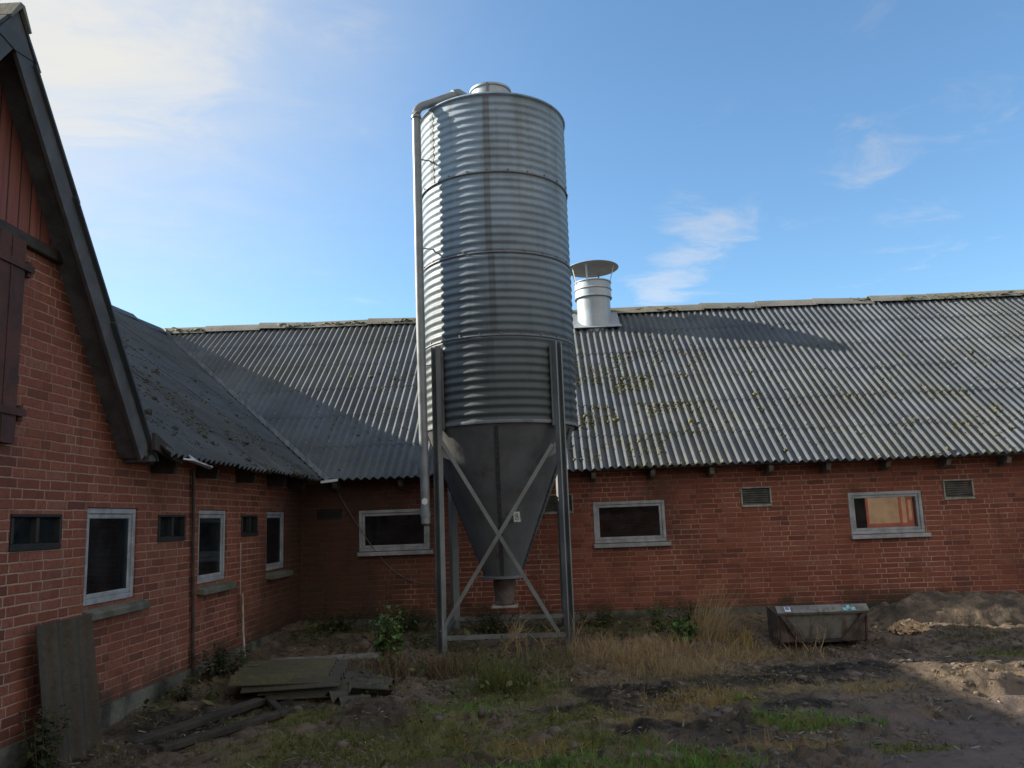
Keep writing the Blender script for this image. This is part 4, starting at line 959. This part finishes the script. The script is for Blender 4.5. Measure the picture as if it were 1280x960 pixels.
# long matted straw lying round the silo and the bucket
M['straw_mat'] = leaf_mat('matted_straw', (.16, .11, .055), (.30, .215, .11), (.44, .34, .19), .1)
ZONE = [(.9, 8.5, 1.0, .7), (1.7, 8.9, .7, .5), (-.3, 8.3, .8, .5), (1.3, 7.9, .7, .4), (2.6, 8.6, .6, .25), (-1.2, 8.1, .5, .35), (.3, 7.5, .6, .3)]
P = scatter(30000, -2.5, 4.0, 6.5, 10.2, lambda X, Y: patch(ZONE, X, Y, 47) * (.25 + .75 * clumpy(X, Y, 5, 93)), rng)
V, F = blades(P, rng.gamma(5, .030, len(P)), .0020, 3.2, rng, .8); tag(npmesh('straw', V, F, M['straw_mat']), 'matted dry straw round the silo legs', None, None, 'stuff')
# broad leaves of low weeds mixed through the growth
M['weed_leaf'] = leaf_mat('low_weed_leaves', (.04, .06, .016), (.085, .12, .03), (.16, .16, .06))
WZ = [(-.9, 8.3, 1.0, .6), (-.2, 9.6, 1.2, .7), (.9, 10.2, 1.3, .5), (-2.2, 10.1, .9, .7), (-2.95, 7.3, .35, 1.2), (-1.5, 7.4, .5, .4), (-.4, 7.4, .6, .4), (1.4, 9.7, .9, .5), (-1.3, 9.2, .5, .6)]
P = scatter(60000, -3.2, 3.5, 4.6, 10.9, lambda X, Y: np.maximum(patch(WZ, X, Y, 49), .22 * patch(GREEN, X, Y, 41)) * (.1 + .9 * clumpy(X, Y, 4, 99)), rng)
n = len(P); hz = rng.gamma(2, .035, n) * patch(WZ, P[:, 0], P[:, 1], 49) + rng.uniform(.005, .03, n); a = rng.uniform(0, 6.283, n); L = rng.gamma(4, .0045, n); w = L * rng.uniform(.3, .6, n)
dx = np.stack([np.cos(a) * L, np.sin(a) * L, rng.normal(0, .4, n) * L], -1); dy = np.stack([-np.sin(a) * w, np.cos(a) * w, rng.normal(0, .4, n) * w], -1); C = P + np.stack([0 * hz, 0 * hz, hz], -1)
V = np.stack([C - dx, C - dy - dx * .1, C + dx, C + dy - dx * .1], 1).reshape(-1, 3)
tag(npmesh('weeds', V, np.arange(4 * n).reshape(-1, 4), M['weed_leaf']), 'low broad-leaved weeds round the silo and along the walls', None, None, 'stuff')
# clods and pebbles
P = scatter(9000, -3, 5.2, 4.5, 9.8, lambda X, Y: (.1 + .9 * clumpy(X, Y, 1.6, 97)) * (1 - .8 * patch(SMOOTH, X, Y, 31)), rng)
ico = bmesh.new(); bmesh.ops.create_icosphere(ico, subdivisions=1, radius=1); IV = np.array([v.co[:] for v in ico.verts]); IF = np.array([[v.index for v in f.verts] for f in ico.faces]); ico.free()
n = len(P); S = rng.gamma(2.0, .0085, n)[:, None] * rng.uniform(.6, 1.4, (n, 3)) * [1, 1, .7]
V = (P[:, None, :] + IV[None] * S[:, None, :] * rng.uniform(.75, 1.25, (n, len(IV), 1))).reshape(-1, 3); F = (IF[None] + (np.arange(n) * len(IV))[:, None, None]).reshape(-1, 3)
tag(npmesh('soil_clods', V, F, M['clod']), 'small clods and pebbles strewn over the mud', None, None, 'stuff')

def tuft(name, x, y, n, r, h, lean, m, label, cat, group=None, ww=.0035, curl=.6, seed=0, az0=None):
    rd = np.random.default_rng(seed + int(abs(x * 131 + y * 977))); a = rd.uniform(0, 6.283, n); q = np.sqrt(rd.random(n)) * r; X = x + q * np.cos(a); Y = y + q * np.sin(a)
    P = np.stack([X, Y, gh(X, Y) - .01], -1) - [x, y, 0]; V, F = blades(P, h * rd.uniform(.45, 1.05, n), ww, lean, rd, curl, 4, az0)
    o = npmesh(name, V, F, m); o.location = (x, y, 0); return tag(o, label, cat, group)
dg = 'clumps of dry grass round the silo'
tuft('dry_grass_clump', .75, 8.45, 900, .36, .25, 1.6, M['straw'], 'broad flattened clump of dry grass right of the silo legs', 'dry grass', dg, .0028)
tuft('dry_grass_clump', 1.12, 8.75, 700, .32, .27, 1.5, M['straw'], 'dry grass clump between the silo and the tall leaning straw', 'dry grass', dg, .0028)
tuft('dry_grass_clump', 1.30, 7.95, 650, .36, .18, 1.9, M['straw'], 'low matted clump of dry grass in front of the silo-side clumps', 'dry grass', dg, .0025)
tuft('dry_grass_clump', .42, 8.85, 420, .26, .22, 1.4, M['straw'], 'small dry grass clump at the foot of the right front silo leg', 'dry grass', dg)
tuft('dry_grass_clump', 1.22, 6.75, 650, .36, .10, 1.6, M['straw_gold'], 'yellow matted grass clump in the middle of the mud', 'dry grass', dg, .0025)
tuft('dry_grass_clump', 3.55, 7.30, 170, .13, .13, 1.2, M['straw_gold'], 'little golden straw tuft on the mud ridge at right', 'dry grass', dg, .0025)
tuft('dry_grass_clump', .95, 8.15, 520, .40, .24, 1.6, M['straw'], 'sprawling pale straw in front of the dry grass by the silo', 'dry grass', dg, .0022)
tuft('dry_grass_clump', 1.70, 8.55, 420, .34, .22, 1.8, M['straw'], 'sprawling dry grass just left of the bucket', 'dry grass', dg, .0024)
tuft('green_tussock', -.42, 7.35, 900, .21, .27, .85, M['grass'], 'grey-green grass tussock in front of the silo', 'grass tussock', None, .0028)
tuft('weed_clump', -.72, 8.2, 520, .32, .24, .9, M['grass_olive'], 'olive weeds growing below the silo hopper', 'weeds', 'weeds under the silo')
tuft('weed_clump', -.05, 8.3, 420, .30, .22, .9, M['grass_olive'], 'olive weeds by the right front silo leg', 'weeds', 'weeds under the silo')
tuft('weed_clump', -1.55, 7.75, 600, .30, .30, .55, M['brown_stem'], 'brown withered weeds between the sheet stack and silo', 'weeds', 'weeds under the silo')
tuft('weed_clump', -1.05, 8.05, 450, .25, .26, .6, M['brown_stem'], 'brown withered weeds at the foot of the left front silo leg', 'weeds', 'weeds under the silo')
tuft('weed_clump', 4.45, 9.2, 180, .35, .13, .8, M['grass_olive'], 'thin weeds in front of the soil heap', 'weeds', 'weeds under the silo')

def leafy(name, x, y, h, stems, spread, lsize, per, m, label, cat, group=None, seed=1, droop=.35, bare=.1, stem_r=.004, lean=0.0, top_dense=True):
    rd = random.Random(seed); z0 = gz(x, y) - .02; root = thing(name, label, cat, (x, y, z0), group); S = MB(); Lf = MB()
    for s in range(stems):
        a = rd.uniform(0, 6.283); r = rd.uniform(0, spread); hh = h * rd.uniform(.6, 1.0) if s else h
        b = Vector((x + .3 * r * math.cos(a), y + .3 * r * math.sin(a), z0)); tip = Vector((x + r * math.cos(a) + lean * hh, y + r * math.sin(a), z0 + hh))
        mid = b.lerp(tip, .5) + Vector((rd.uniform(-.03, .03), rd.uniform(-.03, .03), .02)); pts = [b, b.lerp(mid, .5), mid, mid.lerp(tip, .5), tip]
        S.tube(pts, [stem_r, stem_r * .9, stem_r * .75, stem_r * .6, stem_r * .3], 5)
        for k in range(per):
            t = bare + (1 - bare) * (k + rd.random()) / per
            i = min(3, int(t * 4)); c = pts[i].lerp(pts[i + 1], t * 4 - i); az = k * 2.4 + rd.uniform(-.5, .5) + a
            sz = lsize * rd.uniform(.6, 1.15) * (1.15 - .55 * t); d = Vector((math.cos(az), math.sin(az), rd.uniform(-.1, .45))); d.normalize(); w = d.cross(Vector((0, 0, 1))).normalized() * sz * .33
            dr = Vector((0, 0, -1)) * sz * droop
            p0 = c + d * sz * .12; p1 = c + d * sz * .5 + dr * .1; p2 = c + d * sz + dr
            e = Vector((0, 0, .10 * sz))
            Lf.add([c, p0, p1 - w + e, p1 + w + e, p1, p2, c.lerp(p1, .45) - w * .75 + e, c.lerp(p1, .45) + w * .75 + e, p1.lerp(p2, .55) - w * .6, p1.lerp(p2, .55) + w * .6, p1.lerp(p2, .5)],
                   [(1, 6, 4), (1, 4, 7), (6, 2, 4), (7, 4, 3), (2, 8, 10, 4), (4, 10, 9, 3), (8, 5, 10), (10, 5, 9)], True)
    S.build('stem', M['brown_stem'], root); Lf.build('foliage', m, root); return root
leafy('nettle_plant', -1.62, 8.35, .70, 16, .20, .11, 22, M['leaf'], 'tall bright green leafy weed left of the silo', 'plant', None, 3)
leafy('leafy_bush', -2.98, 7.62, .34, 16, .30, .07, 16, M['leaf_dark'], 'low dark bush at the barn wall beside the sheet stack', 'bush', 'dark bushes along the walls', 5)
leafy('leafy_bush', -3.02, 5.02, .42, 12, .22, .075, 15, M['leaf_dark'], 'straggly bush at the foot of the leaning sheet', 'bush', 'dark bushes along the walls', 6)
leafy('leafy_bush', -2.95, 6.9, .20, 10, .22, .05, 12, M['leaf_dark'], 'small weeds along the barn wall before the dark bush', 'bush', 'dark bushes along the walls', 7)
leafy('leafy_bush', -2.6, 10.3, .34, 22, .5, .07, 15, M['leaf_dark'], 'dark undergrowth filling the corner of the two walls', 'bush', 'dark bushes along the walls', 8)
leafy('leafy_bush', -1.7, 10.4, .32, 20, .45, .07, 14, M['leaf_dark'], 'dark undergrowth under the window left of the silo', 'bush', 'dark bushes along the walls', 9)
leafy('leafy_bush', -.7, 10.2, .36, 26, .5, .06, 15, M['leaf_dark'], 'dark brambles behind the silo hopper', 'bush', 'dark bushes along the walls', 10)
leafy('leafy_bush', .6, 10.5, .30, 20, .45, .06, 13, M['leaf_dark'], 'dark weeds along the stable wall right of the silo', 'bush', 'dark bushes along the walls', 11)
leafy('leafy_bush', 1.7, 10.4, .30, 16, .4, .06, 13, M['leaf_dark'], 'dark weeds along the stable wall left of the bucket', 'bush', 'dark bushes along the walls', 12)
leafy('green_weed', 1.48, 9.35, .30, 12, .22, .10, 14, M['leaf'], 'bright green weed among the dry grass left of the bucket', 'plant', None, 13, .5)
leafy('green_weed', 1.28, 10.1, .42, 6, .12, .08, 14, M['leaf'], 'green weed by the stable wall behind the dry grass', 'plant', None, 14)
# tall leaning straw left of the bucket
tuft('tall_straw', 1.72, 9.40, 300, .22, .70, .85, M['straw'], 'tall pale straw tuft leaning towards the left of the bucket', 'dry grass', None, .0024, .85, 0, .15)
tuft('tall_straw', 2.02, 9.05, 140, .16, .30, 1.0, M['straw_gold'], 'shorter yellow straw tuft in front of the tall pale straw', 'dry grass', None, .003, .7)
# dead branching stems below the hopper
def twigs(name, x, y, h, n, m, label, seed, spread=.5):
    rd = random.Random(seed); S = MB(); z0 = gz(x, y) - .02
    def grow(p, d, L, r, depth):
        q = p + d * L * .5 + Vector((rd.uniform(-.03, .03), rd.uniform(-.03, .03), 0)); e = q + (d + Vector((rd.uniform(-.2, .2), rd.uniform(-.2, .2), rd.uniform(-.1, .1)))).normalized() * L * .5
        S.tube([p, q, e], [r, r * .8, r * .45], 4)
        if depth:
            for k in range(rd.randint(2, 3)):
                b = p.lerp(e, rd.uniform(.35, .95)); nd = (d + Vector((rd.uniform(-.9, .9), rd.uniform(-.9, .9), rd.uniform(-.3, .5)))).normalized(); grow(b, nd, L * rd.uniform(.4, .65), r * .6, depth - 1)
    for k in range(n):
        d = Vector((rd.uniform(-spread, spread), rd.uniform(-spread, spread), 1)).normalized(); grow(Vector((x + rd.uniform(-.2, .2), y + rd.uniform(-.15, .15), z0)), d, h * rd.uniform(.6, 1), .005, 2)
    return tag(S.build(name, m), label, 'dead stems', 'dead stems round the silo')
twigs('dead_stems', -.40, 8.75, .50, 11, M['straw'], 'pale dead branching stems below the silo hopper', 2, .7)
twigs('dead_stems', .08, 8.7, .42, 5, M['straw'], 'pale dead stems beside the right front silo leg', 4)
twigs('dead_stems', -.9, 8.5, .30, 7, M['brown_stem'], 'brown dead stems inside the left silo leg', 6, .8)
twigs('dead_stems', 2.6, 8.85, .28, 6, M['straw'], 'thin dead stems in front of the bucket', 8)

M['moss'] = leaf_mat('roof_moss', (.06, .06, .024), (.10, .095, .034), (.155, .14, .055), .05)
M['moss_dark'] = leaf_mat('dark_roof_moss', (.03, .03, .022), (.06, .058, .04), (.10, .10, .085), .05)
moss_on_roof(16000, [(1.25, 2.2, .45, 1.2, .42), (.85, 1.3, .35, 1.0, .3), (1.9, 1.7, .6, 1.0, .25), (4.5, 1.0, 1.5, .8, .22), (6.2, 1.5, .7, .9, .3), (-1.9, 2.8, .8, 1.0, .2), (3.0, 2.8, .8, .8, .15)], (0, EY, EZ), (1, 0, 0), (0, cs, sn), (0, -sn, cs), 3, M['moss'], 'yellow-green moss and lichen cushions on the stable roof', .0075, lambda C: C[:, 0] > EX + .1 - (C[:, 1] - EY))
moss_on_roof(42000, [(8.5, .8, 1.6, .7, .4), (7.6, 2.2, 1.0, 1.2, .3), (9.5, 2.2, 1.5, 1.2, .3)], (EX, 0, EZ), (0, 1, 0), (-cs, 0, sn), (sn, 0, cs), 4, M['moss_dark'], 'dark moss lumps roughening the barn roof', .009, lambda C: (C[:, 1] < EY - .1 - (C[:, 0] - EX)) & (C[:, 1] > 6.7))
P = np.stack([rng.uniform(RX, 9.5, 2600), RY + rng.normal(-.10, .06, 2600), np.zeros(2600)], -1); P = P[fbm(P[:, 0], P[:, 1] * 4, 1.7, 7, 3) > .47]; P[:, 2] = RZ + .048 - .62 * np.abs(P[:, 1] - RY)
n = len(P); S = rng.gamma(2.2, .006, n)[:, None] * rng.uniform(.6, 1.5, (n, 3)) * [1.5, 1, .45]; V = (P[:, None] + IV[None] * S[:, None] * rng.uniform(.7, 1.3, (n, len(IV), 1))).reshape(-1, 3); F = (IF[None] + (np.arange(n) * len(IV))[:, None, None]).reshape(-1, 3)
tag(npmesh('moss', V, F, M['moss']), 'moss growing along the stable ridge caps', None, None, 'stuff')
# unseen wing, added behind the camera to give the panes dark reflections
op = thing('added_wing', 'unseen red brick wing added behind the camera for dark reflections', 'building', (0, -13, 0))
MB().box((-9, -13.3, -.2), (16, -13, 2.6)).build('wall', M['brick_long'], op)
MB().box((-9, -20, -.2), (16, -19.7, 2.6)).build('wall', M['brick_long'], op)
MB().prism([(-9.4, -12.6, 2.45), (16.4, -12.6, 2.45), (16.4, -16.5, 5.6), (-9.4, -16.5, 5.6)], (0, 0, .08)).prism([(-9.4, -20.4, 2.45), (16.4, -20.4, 2.45), (16.4, -16.503, 5.6), (-9.4, -16.503, 5.6)], (0, 0, .08)).build('roof', M['fibre_dark'], op)

# ------------------------------------------------------------------ sky
wd = bpy.data.worlds.new("World"); sc.world = wd; wd.use_nodes = True
t = NT(wd.node_tree); bg = t.n['Background']
sky = t.new('ShaderNodeTexSky', sky_type='NISHITA'); sky.sun_disc = False
sky.sun_elevation = math.asin(SUN.z); sky.sun_rotation = math.atan2(SUN.x, SUN.y); sky.air_density = 1.0; sky.dust_density = .4; sky.ozone_density = 3.2; sky.altitude = 200
dirv = t.new('ShaderNodeTexCoord').outputs['Generated']; x, y, z = t.xyz(dirv)
zz = t.m('MAXIMUM', z, .04); cx_ = t.m('DIVIDE', x, zz); cy_ = t.m('DIVIDE', y, zz)
# wispy cirrus stretched along one wind direction
ca, sa = math.cos(R(28)), math.sin(R(28))
wu = t.m('ADD', t.m('MULTIPLY', cx_, ca), t.m('MULTIPLY', cy_, sa)); wv = t.m('SUBTRACT', t.m('MULTIPLY', cy_, ca), t.m('MULTIPLY', cx_, sa))
n1 = t.noise(t.vec(t.m('MULTIPLY', wu, 1.15), t.m('MULTIPLY', wv, 1.5), 5.3), 2.4, 9, .64, .55)
def px_dir(px, py):
    v = Vector(cw) + Vector(cr) * ((px - 640) / 1027.5) - Vector(cu) * ((py - 480) / 1027.5); return v.normalized()
def lobe(d, k, amp):
    dt = t.new('ShaderNodeVectorMath', operation='DOT_PRODUCT'); t.put(dt.inputs[0], dirv); dt.inputs[1].default_value = d
    return t.m('MULTIPLY', t.m('EXPONENT', t.m('MULTIPLY', t.m('SUBTRACT', dt.outputs['Value'], 1), k)), amp)
tot = None
for (px, py, k, amp) in ((130, 40, 160, .18), (210, 95, 700, .16), (255, 128, 1600, .20), (95, 150, 700, .16), (330, 20, 600, .14), (925, 268, 1800, .24), (890, 300, 1500, .25), (850, 335, 1300, .22), (815, 370, 1300, .24), (840, 262, 2500, .12), (1070, 200, 900, .15), (1110, 190, 1200, .13), (1225, 145, 700, .14), (440, 8, 900, .18), (1130, 315, 500, .10)):
    gss = lobe(px_dir(px, py), k, amp); tot = gss if tot is None else t.m('ADD', tot, gss)
cl = t.step(t.m('ADD', n1, tot), .60, .95)
skyc = t.mix(1.0, sky.outputs[0], (.84, .99, 1.0), 'MULTIPLY')
cloud = t.mix(1.0, skyc, (1, 1, 1), 'MIX')
lum = t.new('ShaderNodeRGBToBW'); t.put(lum.inputs[0], skyc)
grey = t.m('ADD', t.m('MULTIPLY', lum.outputs[0], 1.25), .9)
cc = t.new('ShaderNodeCombineColor'); t.put(cc.inputs[0], t.m('MULTIPLY', grey, 1.02)); t.put(cc.inputs[1], t.m('MULTIPLY', grey, 1.0)); t.put(cc.inputs[2], t.m('MULTIPLY', grey, .98))
fin = t.mix(t.m('MULTIPLY', cl, .42), skyc, cc.outputs[0])
glow = t.m('MINIMUM', t.m('MULTIPLY', lobe(px_dir(-10, -50), 24, .95), t.step(n1, .25, .75, .75, 1.2)), .9)     # thin bright veil towards the sun, upper left
fin = t.mix(glow, fin, (3.7, 3.6, 3.35))
# a broken bank of unseen bright cloud, added behind the camera as fill for the shaded yard
bd = Vector((.35, -.86, .33)).normalized(); dt = t.new('ShaderNodeVectorMath', operation='DOT_PRODUCT'); t.put(dt.inputs[0], dirv); dt.inputs[1].default_value = bd
bn = t.noise(dirv, 2.6, 6, .6)
fill_bank = t.step(t.m('ADD', dt.outputs['Value'], t.m('MULTIPLY', t.m('SUBTRACT', bn, .5), .7)), .25, .6)
fin = t.mix(t.m('MULTIPLY', fill_bank, .85), fin, t.mix(t.step(bn, .35, .65), (3.1, 2.9, 2.62), (5.2, 4.85, 4.35)))
t.put(bg.inputs[0], fin); bg.inputs[1].default_value = .102
